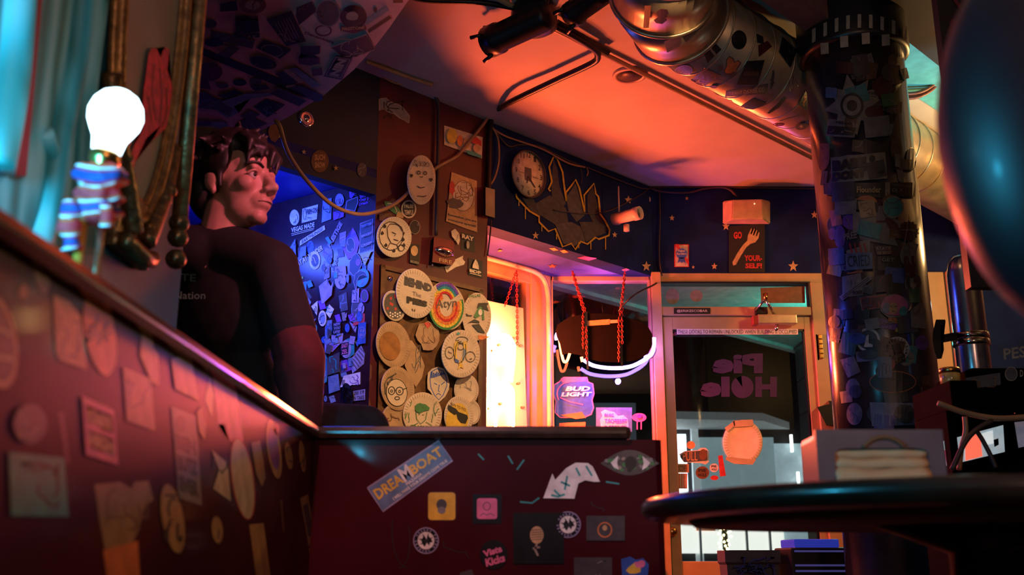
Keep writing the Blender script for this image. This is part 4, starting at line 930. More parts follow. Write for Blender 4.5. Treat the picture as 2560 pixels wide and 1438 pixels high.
dsp = slab('display_glass', SCP, [(2358, 1103), (2508, 1063), (2512, 1130), (2366, 1165)], 0, .012, M('display_lit', (.45, .55, .60), .25, emit=.55, var=.7, scale=22), cb)
slab('display_red', SCP, [(2412, 1088), (2450, 1078), (2456, 1141), (2414, 1152)], .0125, .014, M('display_red', (.9, .14, .08), .3, emit=1.1, var=.2), dsp)
slab('display_rose', SCP, [(2360, 1125), (2380, 1128), (2384, 1160), (2367, 1164)], .0125, .014, M('display_rose', (.45, .04, .10), .3, emit=.35), dsp)
slab('display_pale', SCP, [(2453, 1085), (2482, 1076), (2484, 1108), (2468, 1112)], .0125, .014, M('display_pale', (.7, .75, .75), .3, emit=.8), dsp)
slab('display_dark', SCP, [(2484, 1100), (2496, 1096), (2497, 1112), (2486, 1118)], .0125, .014, m_cab, dsp)
slab('display_glass', SCP, [(2536, 1056), (2590, 1050), (2590, 1110), (2546, 1120)], 0, .012, M('display_grey', (.30, .28, .36), .3, emit=.25, var=.6, scale=30), cb)
slab('indicator_light', SCP, [(2533, 1018), (2538, 1014), (2541, 1032), (2536, 1034)], .0, .01, M('led_red', (1, .1, .06), emit=2.2), cb)
slab('mirror_strip', SCP, [(2402, 996), (2460, 1000), (2464, 1032), (2408, 1028)], -.02, -.005, m_steel, cb)
S(CBP, cb, [(2414, 945), (2500, 932), (2502, 962), (2418, 974)], 'd', scr=4, sc='n', label='dark rectangular sticker with faded print'); S(CBP, cb, E(2528, 935, 15, 17), 'd', edge='e', sw=1.5); text(CBP, 'D', B(2550, 925, 2558, 942), C('e'), cb, .002)
S(CBP, cb, [(2388, 1330), (2400, 1318), (2440, 1322), (2460, 1345), (2466, 1440), (2440, 1440), (2400, 1390), (2388, 1360)], 't', scr=3, sc='n', sw=8, label='teal round sticker with a brown curl')
cart = box('soda_carton', 2.02, 2.5, 3.3, 3.45, 1.2355, 1.46, M('carton_dark', (.035, .016, .014), .5), label='dark carton with pale lettering on top of the black cabinet', cat='carton')
CTP = Plane((0, 3.3, 0), (0, -1, 0)); ct2 = None
text(CTP, 'PESI', [(2508, 872), (2572, 864), (2574, 892), (2510, 900)], C('e'), cart, .002)
jar = empty('gold_lid_jar', (1.40, 3.25, 1.19), 'small glass jar with a gold lid on the cabinet ledge', 'jar')
JM = Matrix.Translation((1.402, 3.24, 1.1905))
lathe('glass', [(.0, .001), (.028, .001), (.031, .006), (.031, .034), (.027, .038)], M('jar_amber', (.62, .36, .10), .15, var=.4, scale=40), jar, mtx=JM, n=24, cap=False)
lathe('lid', [(.0285, .036), (.033, .037), (.033, .05), (.029, .054), (0, .054)], m_brass, jar, mtx=JM, n=24, cap=False)
def wpx(name, pxs, Y, r, mat, label): tube(name, [Plane((0, Y, 0), (0, -1, 0)).hit(x, y) for x, y in pxs], r, mat, label=label, cat='cable')
wpx('sagging_hose', [(2345, 1008), (2400, 1028), (2460, 1042), (2510, 1046), (2600, 1040)], 3.10, .009, m_cable, 'brown hose sagging across the front of the black cabinet')
wpx('hanging_hose', [(2412, 1042), (2414, 1080), (2404, 1120), (2398, 1175)], 3.12, .008, m_cable, 'brown hose hanging straight over the lit display')
wpx('hanging_hose', [(2480, 1052), (2440, 1075), (2410, 1110), (2380, 1175)], 3.08, .008, m_cabd, 'dark hose slanting down leftward over the lit display')
wpx('hanging_hose', [(2440, 1076), (2456, 1100), (2478, 1142), (2490, 1170)], 3.14, .007, m_cabd, 'dark short hose slanting toward the white patch of the display')
# coil of cable, teal light patch on the ceiling, small wall shelf
coil = empty('cable_coil', (1.93, 4.75, 2.6), 'coil of red-brown cable loops hanging beside the column top', 'cable coil')
CLP = Plane((0, 4.75, 0), (0, -1, 0))
for k, (cx, cy, rx, ry) in enumerate(((2272, 142, 88, 100), (2270, 140, 98, 106), (2275, 136, 92, 98))):
    bm = bmesh.new(); tube_bm(bm, [CLP.hit(x, y, .02*k) for x, y in E(cx, cy, rx, ry, 0, 40)], .009, 7, closed=True); bmobj('loop', bm, M('coil_red', (.26, .06, .03), .4), coil, True)
tube('hook', [CLP.hit(2268, 38, .02), CLP.hit(2268, 0, .02)+Vector((0, 0, 0))], .004, m_black, coil, sm=0)
tp = [CE.hit(x, y) for x, y in ((2180, 30), (2262, 82), (2358, 143), (2440, 195), (2480, 350), (2370, 288), (2312, 250), (2220, 190))]
prism('ceiling_light_patch', [(p.x, p.y) for p in tp], 2.955, 2.969, M('light_patch_teal', (.10, .48, .52), .55), label='slab coloured as a patch of teal light on the ceiling beside the column', cat='panel')  # patch of teal light put in as a coloured slab
lamp('SPOT', 'teal_patch_fill', (2.35, 4.35, 2.1), 26, (.30, .85, 1), .04, rot=(-.18, .25, 1), spot=(1.35, .4))  # unseen spot added to brighten the teal patch
SHP = Plane((0, 6.0, 0), (0, -1, 0))
shf = slab('wall_shelf', SHP, [(2286, 437), (2330, 446), (2334, 460), (2288, 452)], -.2, .05, M('shelf_orange', (.36, .12, .04), .5), None, label='small orange-brown shelf fixed high on the door wall', cat='shelf')
slab('white_carton', SHP, [(2288, 412), (2330, 416), (2330, 444.5), (2288, 436.5)], -.12, .0, C('w'), None, label='white carton standing on the small orange shelf', cat='carton')
slab('teal_box', SHP, [(2292, 472), (2330, 462), (2334, 521), (2296, 503)], -.2, .0, M('box_teal', (.10, .42, .46), .5), None, label='pale teal box fixed below the small orange shelf', cat='box')
lamp('POINT', 'shelf_lamp', (2.45, 5.6, 2.05), 1.2, (.6, .95, 1), .03)
# bin, machine, wall bracket
bn = empty('graffiti_bin', (1.03, 4.62, 0), 'grey bin scrawled with blue graffiti standing by the door', 'bin')
bm = bmesh.new(); lathe_bm(bm, [(.12, 0), (.155, .63), (.165, .64), (.165, .69), (.150, .69), (.145, .66), (0, .66)], 4, Matrix.Translation((1.03, 4.62, 0)) @ Matrix.Rotation(math.radians(42), 4, 'Z'), False); bmobj('tub', bm, M('bin_grey', (.06, .06, .07), .5), bn)
BNP = Plane((0, 4.50, 0), (0, -1, 0))
ribbon(BNP, scrib(1890, 1420, 110, 60, 5, 9)+scrib(1870, 1430, 80, 40, 9, 6), 4, M('graffiti_blue', (.02, .05, .30), .5), bn, .02, 'graffiti')
mc_ = empty('black_machine', (1.27, 4.55, 0), 'squat black machine with blue lit edges beside the bin', 'machine')
box('body', 1.165, 1.40, 4.42, 4.7, 0, .70, m_blackp, mc_, bev=.008); box('blue_lens', 1.19, 1.38, 4.45, 4.68, .7005, .735, M('lens_blue', (.03, .05, .5), .2, emit=.5), mc_, bev=.006)
for zz in (.685, .628, .605): box('edge_trim', 1.18, 1.40, 4.412, 4.42, zz-.004, zz+.004, M('edge_violet', (.12, .12, .45), .2, emit=.25), mc_)
slab('wall_bracket', DW, [(2043, 1018), (2074, 1010), (2071, 1002), (2080, 1003), (2096, 1012), (2100, 1062), (2066, 1064)], .0, .12, m_blackp, None, label='small black bracket on the door frame beside the column', cat='bracket')
# ================================================================== sticker bay wall (black light)
def T(s, q, col='h', surf=UV, par=wuv, bold=.03, lift=.003): return text(surf, s, q, C(col), par, lift, bold)
def U(pts, col, **k): return S(UV, wuv, pts, col, **k)
U(E(736, 544, 12, 20), 'w', scr=2, sw=1.2, label='plain round pale sticker'); o = U([(756, 522), (795, 511), (792, 548), (754, 558)], 'w', label='pale card sticker with a fish outline')
T('FISH ON', [(767, 524), (793, 517), (792, 531), (766, 537)], 'k', par=o, lift=.0125); ribbon(UV, [arc(762, 536, 4, 14, 0, 360), scrib(780, 543, 24, 8, 3, 2)[0]], 1.3, C('k'), o, .0125)
T('VEGAS MADE', [(728, 570), (786, 555), (786, 567), (728, 582)], 'w'); ribbon(UV, [[(728, 585), (786, 570)], [(729, 589), (784, 574)]], 1.3, C('w'), wuv, .003, 'underline')
U([(750, 602), (811, 563), (813, 574), (749, 615)], 'w', txt='EARTHLINGS!', label='long slanted pale name sticker'); U([(807, 500), (829, 495), (828, 548), (804, 557)], 'i', scr=5, sw=1.8)
U(E(849, 500, 11, 16), 'h', scr=3, sw=1.5); U([(833, 531), (860, 523), (859, 542), (834, 551)], 'v', scr=2, sc='k')
U([(864, 523), (867, 503), (879, 498), (894, 492), (895, 505), (887, 528)], 'k', edge='h', sw=1.6, label='dark heart-shaped sticker with a pale outline'); U([(874, 494), (873, 480), (882, 470), (888, 454), (895, 452), (894, 466), (889, 484), (883, 482), (879, 496)], 'v', scr=2)
U(E(906, 460, 7, 12), 'd', edge='l', sw=1.5, scr=2, sc='l', label='small dark round badge with olive edge')
for i, s in enumerate(('Spread', 'Day J', 'Dream')): T(s, [(899+i*-1, 489+i*9), (922-i, 484+i*9), (922-i, 491+i*9), (899-i, 497+i*9)], 'v')
o = U([(901, 559), (932, 547), (930, 622), (899, 632)], 'k', edge='h', sw=1.7, label='tall black sticker with three lettered lines in a thin border')
for i, s in enumerate(('TWITTIRE', 'INNOCENT', 'CREEP')): T(s, [(903, 564+i*24), (929, 555+i*24), (929, 561+i*24), (903, 571+i*24)], 'h', par=o, lift=.0115)
T('PRESTIGE', [(818, 612), (849, 553), (857, 560), (826, 621)], 'h', bold=.05); U([(849, 584), (865, 578), (864, 604), (849, 609)], 'h', txt=['DO', 'IT'], tc='v')
U([(853, 614), (857, 622), (867, 620), (875, 595), (882, 569), (889, 580), (899, 607), (890, 640), (870, 649)], 'v', label='violet hand-shaped sticker'); U(E(876, 613, 11, 18), 'k', edge='h', sw=2, scr=2, sc='h', label='black oval badge on the violet hand')
U([(873, 678), (874, 655), (882, 640), (892, 633), (900, 643), (905, 660), (896, 678), (884, 690)], 'k', edge='h', sw=1.3); U(E(895, 656, 6, 9), 'v'); U([(900, 637), (929, 627), (912, 665)], 'l', scr=2, sc='n', label='olive triangular sticker')
U([(722, 624), (738, 597), (740, 640), (733, 649)], 's', scr=2); U([(751, 619), (765, 614), (765, 639), (750, 643)], 's'); U(E(776, 619, 9, 17), 'b', scr=1); T('EAT AT YONDER', [(738, 657), (805, 612), (808, 624), (741, 671)], 'w')
U(E(787, 651, 14, 23), 'w', inner=('d', .68), scr=2, sc='w', sw=1.5, label='pale ring sticker with a dark middle'); U(blob(819, 637, 14, 16, seed=3), 'a', scr=5, sc='v', sw=1.5); U([(808, 655), (824, 650), (824, 694), (810, 700)], 'a', scr=6, sc='k', sw=1.2)
T('Rude', [(829, 680), (837, 640), (846, 637), (839, 682)], 'i'); U([(838, 668), (864, 664), (866, 690), (838, 692)], 'h', scr=2); U(E(851, 702, 14, 21), 'h', scr=4, sw=1.4, label='pale mug-shaped sticker with dark line art')
U(E(905, 695, 17, 24, 15), 't', scr=4, sc='s', label='teal oval sticker under a black crescent'); U([(890, 728), (884, 705), (888, 685), (900, 677), (912, 680), (918, 692), (908, 686), (898, 690), (892, 702)], 'k', edge='h', sw=1.2)
U([(797, 716), (818, 697), (819, 714), (823, 709), (827, 716), (833, 703), (829, 738), (808, 759), (804, 759)], 'h', label='pale jagged fox-head sticker'); U([(743, 709), (766, 704), (765, 730), (755, 738)], 't', edge='i', sw=1.3, scr=2, sc='i')
U([(743, 694), (758, 691), (758, 697), (744, 700)], 'l'); U([(764, 752), (771, 745), (778, 756), (773, 765)], 'i'); U([(778, 766), (794, 752), (794, 771), (792, 789)], 'w', scr=2)
U([(823, 761), (835, 773), (825, 796), (814, 782)], 'w', scr=2, sc='t', label='pale tilted card sticker'); U(E(806, 796, 10, 20), 'w', inner=('i', .72), scr=3, sw=1.4, label='pale oval seal sticker'); U([(772, 807), (790, 796), (779, 817), (789, 828), (791, 853), (784, 835), (776, 822)], 'i')
U([(833, 808), (852, 804), (851, 833), (832, 836)], 'k', txt=['NEW', 'YOU', 'UPS!'], tc='h', label='black square sticker with three pale lettered rows'); U(E(868, 820, 6, 11), 'b'); U([(813, 802), (830, 800), (829, 839), (812, 845)], 's', scr=3, sc='b')
U([(883, 785), (912, 784), (912, 807), (883, 815)], 'r', scr=2, sc='g', label='red flag sticker with a green edge'); U(E(893, 773, 14, 30), 'd', edge='s', sw=2, scr=3, sc='h'); U(E(903, 771, 8, 14), 'h', scr=2)
U([(880, 727), (898, 720), (897, 757), (879, 757)], 'h', scr=3); U(E(911, 740, 9, 15), 'd', edge='v', sw=2.4); U([(855, 797), (867, 781), (866, 794), (858, 800)], 'h'); U([(896, 808), (915, 805), (914, 858), (893, 862)], 'b'); U(E(905, 832, 9, 14), 'b', edge='h', sw=1.2, txt=['53', 'BU'], tc='h')
U([(872, 803), (892, 817), (889, 832), (884, 826)], 'h', scr=2); U([(866, 730), (870, 775), (852, 780), (846, 740)], 'd', scr=3, sc='s'); U([(828, 838), (858, 833), (856, 859), (829, 861)], 'h', scr=1, label='pale card sticker with a dark square'); U(B(839, 840, 846, 853), 'k')
U([(811, 851), (850, 860), (831, 880), (812, 882)], 'h', txt='TRADE', tc='v'); U([(862, 850), (886, 840), (886, 885), (872, 895)], 't', scr=2, sc='l'); U(E(865, 873, 13, 23), 'h', scr=0, label='pale oval sticker framing a black square'); U([(853, 858), (872, 855), (870, 885), (852, 889)], 'k', txt=['EASY', 'ZEL'], tc='p')
U([(817, 896), (849, 880), (848, 930), (818, 939)], 'd', scr=3, sc='t', sw=2.5, label='dark photo sticker'); U([(849, 905), (875, 895), (880, 925), (850, 935)], 'v', scr=2, sc='b')
U([(875, 900), (903, 864), (912, 883), (910, 910), (881, 934)], 'h', label='violet zebra-striped sticker'); ribbon(UV, [[(880+i*4, 905-i*7), (890+i*4, 920-i*8), (893+i*4, 926-i*8)] for i in range(6)], 2, C('d'), wuv, .012, 'print')
U([(859, 940), (880, 935), (901, 930), (901, 961), (883, 963), (850, 969)], 'w', scr=4, sc='v', sw=1.5); U([(883, 978), (913, 973), (913, 1000), (880, 1003)], 'h', txt=['20 19', 'IN TAKE'], tc='d', label='pale lettered card at the foot of the bay wall')
U([(813, 884), (822, 905), (817, 955), (808, 960)], 't', scr=3, sc='i'); U([(820, 942), (846, 935), (850, 975), (822, 985)], 's', scr=4, sc='i', sw=2); U(E(870, 985, 13, 28, -14), 'k', scr=0); ribbon(UV, scrib(870, 985, 26, 54, 8, 7), 3.2, M('foil', (.7, .7, .75), .12, 1.), wuv, .012, 'foil_flake')
R = random.Random(21)
for i in range(46):
    x = R.uniform(768, 912); y = R.uniform(600, 1000)
    if x < 800 and y > 860: continue
    w_ = R.uniform(5, 11); h_ = R.uniform(8, 16); k = R.choice('ssvdhbtia'); p = RB(x, y, w_*1.4, h_*1.5, R.uniform(-35, 15)) if R.random() < .6 else E(x, y, w_*.7, h_*.9)
    S(UV, wuv, p, k, scr=R.choice((0, 1, 2)), sc=R.choice('khd'), sw=1.3)
# ================================================================== pillar stickers and plates
def Pp(pts, col, **k): return S(PW, pil, pts, col, **k)
Pp([(948, 248), (965, 245), (975, 254), (985, 258), (998, 262), (1010, 272), (1024, 290), (1022, 308), (1010, 300), (1000, 296), (985, 284), (970, 280), (960, 272), (948, 276)], 'a', scr=6, sc='k', edge='e', sw=2.5, label='torn grey sticker with dark scrawl')
o = Pp([(1110, 313), (1207, 343), (1205, 397), (1110, 362)], 'c', edge='n', sw=1.5, label='comic-strip sticker with yellow and red shapes')
for p, k in ((E(1130, 340, 13, 19), 'y'), (E(1150, 352, 7, 14), 'o'), (E(1167, 358, 8, 14), 'f'), ([(1178, 345), (1192, 343), (1203, 352), (1204, 366), (1190, 360), (1180, 358)], 'r'), (E(1192, 370, 9, 10), 'f'), ([(1165, 375), (1180, 378), (1203, 388), (1204, 396), (1170, 385)], 't')):
    q_ = lay(PW, p, C(k), o, 'print', lift=.0125+.0003*len(o.children), thick=.0002)
Pp(E(983, 521, 27, 9, 38), 'g', scr=2, sc='c', sw=2, label='dark green slanted oval sticker'); Pp([(995, 528), (1012, 535), (1008, 546), (990, 542)], 'f'); Pp(E(1022, 523, 19, 23), 'c', inner=('k', .82), txt=['PAUSE', 'TEMPLE'], tc='c', label='round black badge with a cream ring')
Pp([(948, 535), (978, 533), (982, 552), (948, 552)], 'n', scr=2, sc='m'); Pp(E(1037, 568, 13, 17), 'k', edge='e', sw=1.2, scr=1, sc='a', label='small black oval sticker')
o = Pp([(1025, 609), (1049, 612), (1048, 663), (1024, 657)], 'k', label='black record-label sticker with a tan portrait'); lay(PW, E(1036, 627, 9, 13), C('f'), o, 'portrait', lift=.011, thick=.0002); T('RECORDS', [(1026, 650), (1047, 655), (1047, 661), (1026, 656)], 'e', PW, o, lift=.012)
Pp([(1128, 578), (1138, 572), (1148, 584), (1150, 600), (1146, 613), (1138, 600), (1130, 592)], 'c', scr=1, sc='e', label='white moth-shaped sticker'); o = Pp([(1153, 580), (1187, 590), (1187, 632), (1152, 624)], 'k', label='square black sticker lettered in cream'); T('RAY', [(1155, 584), (1185, 593), (1185, 604), (1155, 595)], 'c', PW, o, .05, .012); lay(PW, E(1170, 612, 4, 10), C('e'), o, 'portrait', lift=.0115, thick=.0002)
Pp([(1111, 668), (1130, 652), (1146, 645), (1158, 639), (1157, 648), (1163, 655), (1160, 662), (1140, 668), (1117, 682)], 'c', label='torn cream paper scrap'); o = Pp([(1171, 645), (1207, 653), (1206, 696), (1171, 688)], 'k', label='black square sticker with a cream dome'); T('BDP', [(1174, 672), (1203, 679), (1203, 687), (1174, 680)], 'c', PW, o, .05, .012)
lay(PW, [(1181, 670), (1182, 663), (1185, 655), (1189, 648), (1194, 656), (1197, 666), (1197, 674)], C('c'), o, 'dome', lift=.012, thick=.0002); ribbon(PW, [[(1175, 683), (1203, 690)]], 2, C('c'), o, .0122, 'print')
pst = lay(PW, [(1129, 430), (1145, 436), (1170, 445), (1192, 452), (1193, 581), (1155, 568), (1115, 553), (1121, 500)], C('f'), None, 'poster', lift=.002, thick=.003, label='curling yellow paper poster with a round drawing on the pillar', cat='poster')
lay(PW, E(1158, 490, 27, 38), C('c'), pst, 'drawing', lift=.0055, thick=.0003); ribbon(PW, [E(1158, 490, 27, 38)]+scrib(1160, 482, 50, 60, 4, 10), 1.6, C('n'), pst, .0062); lay(PW, blob(1138, 508, 20, 12, seed=5), C('d'), pst, 'drawing', lift=.0062, thick=.0002); lay(PW, blob(1130, 470, 7, 18, seed=8), C('r'), pst, 'drawing', lift=.0062, thick=.0002)
text(PW, 'Remember, you are', [(1120, 533), (1191, 551), (1191, 558), (1120, 540)], C('d'), pst, .006, .05); text(PW, 'someone special!', [(1120, 545), (1190, 563), (1190, 570), (1120, 552)], C('d'), pst, .006, .05)
# pin board
pbn = empty('pin_board', PW.hit(1080, 1100), 'brown framed notice board on the pillar carrying the paper plates', 'notice board')
slab('panel', PW, [(962, 672), (1199, 727), (1192, 1120), (952, 1120)], .0005, .010, M('cork_brown', (.15, .07, .022), .6, var=.3, scale=30), pbn)
for q_ in ([(953, 660), (1208, 722), (1208, 732), (953, 671)], [(953, 660), (964, 662), (953, 1120), (942, 1120)], [(1199, 722), (1209, 724), (1203, 1120), (1193, 1120)]): slab('frame_bar', PW, q_, .0, .022, M('board_frame', (.12, .05, .018), .4, var=.3, scale=20), pbn)
lathe('bell_push', [(.0, .012), (.012, .012), (.014, .004), (.016, 0)], m_chrome, pbn, mtx=frame(PW.hit(973, 697, .010), N45), n=16, cap=False)
m_plate = M('plate_paper', (.68, .56, .40), .65, var=.08, scale=30); m_plate2 = M('plate_paper_brown', (.46, .30, .16), .65, var=.15, scale=25)
def plate(cx, cy, rx, ry, label, rot=0, base=.024, mat=None, lines=(), lc='k', lw=1.8, grp='paper plates on the pillar', h=.013, surf=PW):
    o = disc(surf, cx, cy, rx, ry, [(1, base), (1.0, base+h), (.97, base+h+.002), (.74, base+h-.001), (.70, base+h-.002), (.05, base+h-.002)][::1], mat or m_plate, None, 'paper_plate', n=56, rot=rot, label=label, cat='paper plate', group=grp)
    # fluted rim ticks
    a = math.radians(rot); L = []
    for i in range(44):
        t = 2*math.pi*i/44; f = lambda k: (cx+rx*k*math.cos(t)*math.cos(a)-ry*k*math.sin(t)*math.sin(a), cy+rx*k*math.cos(t)*math.sin(a)+ry*k*math.sin(t)*math.cos(a)); L.append([f(.80), f(.97)])
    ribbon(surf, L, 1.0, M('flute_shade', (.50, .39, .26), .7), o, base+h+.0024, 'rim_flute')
    if lines: ribbon(surf, lines, lw, C(lc), o, base+h+.003, 'drawing')
    return o, base+h+.003
def pcut(pts, label, col=None, lines=(), lc='k', lw=1.8, base=.025):
    o = lay(PW, pts, col or m_plate, None, 'paper_plate', lift=base, thick=.004, label=label, cat='paper plate', group='paper plates on the pillar')
    if lines: ribbon(PW, lines, lw, C(lc), o, base+.0046, 'drawing')
    return o, base+.005
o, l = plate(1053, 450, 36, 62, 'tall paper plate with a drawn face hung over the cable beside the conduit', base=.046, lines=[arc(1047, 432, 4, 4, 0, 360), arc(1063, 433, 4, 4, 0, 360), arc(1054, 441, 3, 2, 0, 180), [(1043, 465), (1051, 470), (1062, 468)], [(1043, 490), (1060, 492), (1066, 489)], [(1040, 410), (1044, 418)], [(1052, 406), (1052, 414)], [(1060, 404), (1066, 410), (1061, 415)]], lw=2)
for x, y in ((1029, 439), (1078, 449)): lay(PW, [(x, y+6), (x-4, y-1), (x-3, y-4), (x, y-2), (x+3, y-3), (x+4, y)], C('k'), o, 'heart', lift=l, thick=.0002)
text(PW, 'EVESRD', [(1036, 400), (1074, 406), (1074, 418), (1034, 414)], C('a'), o, l+.0005, 0)
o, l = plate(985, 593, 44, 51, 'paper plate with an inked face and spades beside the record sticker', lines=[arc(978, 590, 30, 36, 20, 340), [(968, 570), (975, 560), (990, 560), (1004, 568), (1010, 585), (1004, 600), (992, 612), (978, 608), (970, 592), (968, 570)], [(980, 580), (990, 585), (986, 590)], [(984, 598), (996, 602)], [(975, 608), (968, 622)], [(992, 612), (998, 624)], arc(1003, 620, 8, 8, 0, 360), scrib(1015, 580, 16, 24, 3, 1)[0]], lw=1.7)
for x, y in ((956, 582), (962, 565), (1008, 598), (1010, 612), (965, 612), (985, 626)): lay(PW, [(x, y-5), (x+4, y+1), (x+3, y+4), (x, y+5), (x-3, y+4), (x-4, y+1)], C('k'), o, 'spade', lift=l, thick=.0002)
# plates on the board
o, l = plate(985, 765, 28, 39, 'paper plate inked with red dots and a checker pattern', rot=-15, mat=m_plate); lay(PW, E(985, 765, 23, 33, -15), C('d'), o, 'drawing', lift=l, thick=.0002); R = random.Random(3)
for i in range(9): lay(PW, E(985+R.uniform(-16, 16), 758+R.uniform(-22, 20), 3, 4, n=8), C('r'), o, 'drawing', lift=l+.0005, thick=.0002)
for i in range(5):
    for j in range(2): lay(PW, B(974+i*6, 780+j*7+(i % 2)*3, 978+i*6, 784+j*7+(i % 2)*3), C('w'), o, 'drawing', lift=l+.0005, thick=.0002)
o, l = plate(1038, 734, 48, 63, 'paper plate lettered as a title sign at the top of the notice board', rot=-12, base=.036)
text(PW, 'BEHIND', [(1012, 690), (1080, 712), (1079, 730), (1011, 712)], C('d'), o, l, .06); text(PW, 'The', [(1032, 728), (1053, 734), (1053, 744), (1032, 739)], C('a'), o, l, 0); text(PW, 'PIES', [(1017, 740), (1069, 754), (1068, 768), (1017, 757)], C('k'), o, l, .06); ribbon(PW, [[(1030, 772), (1033, 778)], [(1037, 773), (1037, 779)]], 2, C('k'), o, l)
o, l = plate(1116, 765, 46, 61, 'paper plate coloured with a rainbow spiral and a scrawled name', rot=-14, base=.031)
for k, (c, f) in enumerate((('g', .90), ('y', .80), ('o', .68), ('r', .55), ('o', .45))): ribbon(PW, [[(1116+46*f*math.cos(t)*.97, 768+60*f*math.sin(t)) for t in [math.radians(-20+i*12) for i in range(23 if k else 17)]]], 7, M('crayon_'+c+str(k), PAL[c], .8, var=.5, scale=120), o, l+.0001*k, 'drawing')
for k, (c, f) in enumerate((('v', .88), ('b', .78), ('t', .68), ('y', .58), ('r', .48))): ribbon(PW, [[(1112+46*f*math.cos(t)*.9, 760+60*f*math.sin(t)) for t in [math.radians(-125+i*11) for i in range(10)]]], 6, M('crayonb_'+c+str(k), PAL[c], .8, var=.5, scale=120), o, l+.0004+.0001*k, 'drawing')
text(PW, 'Atyn', [(1090, 750), (1142, 745), (1142, 772), (1090, 778)], C('d'), o, l+.0016, 0)
o, l = plate(1192, 792, 36, 60, 'paper plate with a green-haired witch drawing near the neon window', base=.027)
text(PW, 'DALLAS', [(1171, 737), (1201, 735), (1201, 742), (1171, 744)], C('g'), o, l, .02)
for p, c in (([(1193, 770), (1196, 758), (1212, 757), (1222, 758), (1217, 765), (1222, 778), (1208, 772)], 'k'), ([(1194, 772), (1200, 766), (1206, 770), (1199, 790), (1190, 796), (1184, 792)], 'g'), ([(1204, 772), (1210, 776), (1211, 800), (1206, 800)], 'g'), ([(1165, 783), (1172, 788), (1180, 788), (1180, 791), (1166, 790)], 'k'), ([(1169, 808), (1186, 798), (1198, 803), (1199, 808), (1180, 806)], 'k'), ([(1180, 812), (1198, 810), (1210, 828), (1212, 834), (1196, 830)], 'k'), ([(1196, 838), (1225, 842), (1205, 850), (1196, 848)], 'o'), (E(1201, 781, 5, 8), 'w')): lay(PW, p, C(c), o, 'drawing', lift=l+.0002*len(o.children), thick=.0002)
o, l = plate(983, 862, 43, 59, 'plain fluted plate with a brown-stained middle', rot=-10, mat=m_plate2); lay(PW, E(975, 865, 26, 36, -8), M('pie_stain', (.34, .15, .035), .6, var=.4, scale=20), o, 'stain', lift=l, thick=.0004)
pcut(blob(1070, 838, 28, 36, 16, .14, 5), 'crumpled torn paper plate with faint colouring below the title plate', m_plate2, scrib(1068, 835, 44, 54, 7, 5), 'n', base=.025); lay(PW, [(1060, 808), (1070, 805), (1078, 812), (1070, 822)], C('r'), bpy.data.objects[[o.name for o in bpy.data.objects if o.name.startswith('paper_plate')][-1]], 'drawing', lift=.031, thick=.0002)
pcut([(1013, 848), (1030, 852), (1048, 878), (1062, 915), (1055, 945), (1040, 968), (1028, 950), (1012, 915), (1016, 880)], 'curled scrap of plate with inked marks between two plates', m_plate2, scrib(1036, 905, 36, 100, 17, 6), 'd')
for k in range(5): dk = disc(PW, 1151, 886, 49-.4*k, 61-.4*k, [(1, .025+k*.011), (1, .034+k*.011), (.8, .034+k*.011)], m_plate, None, 'paper_plate', n=40, label='one plate of the thick stack under the fish drawing', cat='paper plate', group='stack of plates under the fish drawing')
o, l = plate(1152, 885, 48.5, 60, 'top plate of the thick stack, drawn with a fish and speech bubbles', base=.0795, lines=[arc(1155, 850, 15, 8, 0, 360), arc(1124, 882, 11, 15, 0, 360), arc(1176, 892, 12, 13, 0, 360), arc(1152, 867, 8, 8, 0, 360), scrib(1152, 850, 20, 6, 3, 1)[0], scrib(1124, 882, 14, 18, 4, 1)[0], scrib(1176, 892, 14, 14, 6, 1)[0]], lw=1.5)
for p, c in (([(1136, 858), (1142, 852), (1146, 858), (1141, 880), (1143, 900), (1148, 908), (1140, 905), (1135, 885)], 'y'), ([(1158, 854), (1166, 854), (1168, 868), (1164, 890), (1156, 906), (1153, 902), (1160, 880)], 'y'), ([(1137, 895), (1148, 902), (1147, 908), (1138, 905)], 'b'), ([(1160, 870), (1166, 878), (1160, 900), (1155, 905)], 's'), ([(1147, 905), (1153, 905), (1160, 922), (1152, 918), (1144, 924), (1148, 914)], 'y'), (E(1146, 834, 4, 3), 't')): lay(PW, p, C(c), o, 'drawing', lift=l+.0002*len(o.children), thick=.0002)
ribbon(PW, [[(1137, 900), (1140, 865), (1146, 855), (1154, 853)], [(1164, 860), (1165, 885), (1155, 905), (1148, 908)]], 1.6, C('k'), o, l+.0025)
o, l = plate(994, 972, 42, 56, 'paper plate with an inked face in round glasses', rot=-8, base=.026, mat=m_plate2)
lay(PW, E(992, 982, 26, 34, -6), m_plate, o, 'face', lift=l, thick=.0003); ribbon(PW, [E(992, 982, 26, 34, -6)+[(1018, 982)]], 1.6, C('k'), o, l+.0006); ribbon(PW, [arc(979, 977, 8, 10, 0, 360), arc(999, 978, 9, 10, 0, 360), [(987, 976), (990, 976)], [(1008, 974), (1018, 970)], arc(993, 996, 6, 4, 0, 360)], 2.4, C('k'), o, l+.0008); ribbon(PW, [[(968+4*math.cos(i)+i*1.5, 962-i*2.2+3*math.sin(i*2)) for i in range(14)], [(964, 985), (962, 960), (970, 945), (985, 938)]], 2.6, C('d'), o, l+.0009); ribbon(PW, [arc(979, 978, 2.5, 3, 0, 360), arc(999, 979, 2.5, 3, 0, 360)], 2, C('k'), o, l+.001)
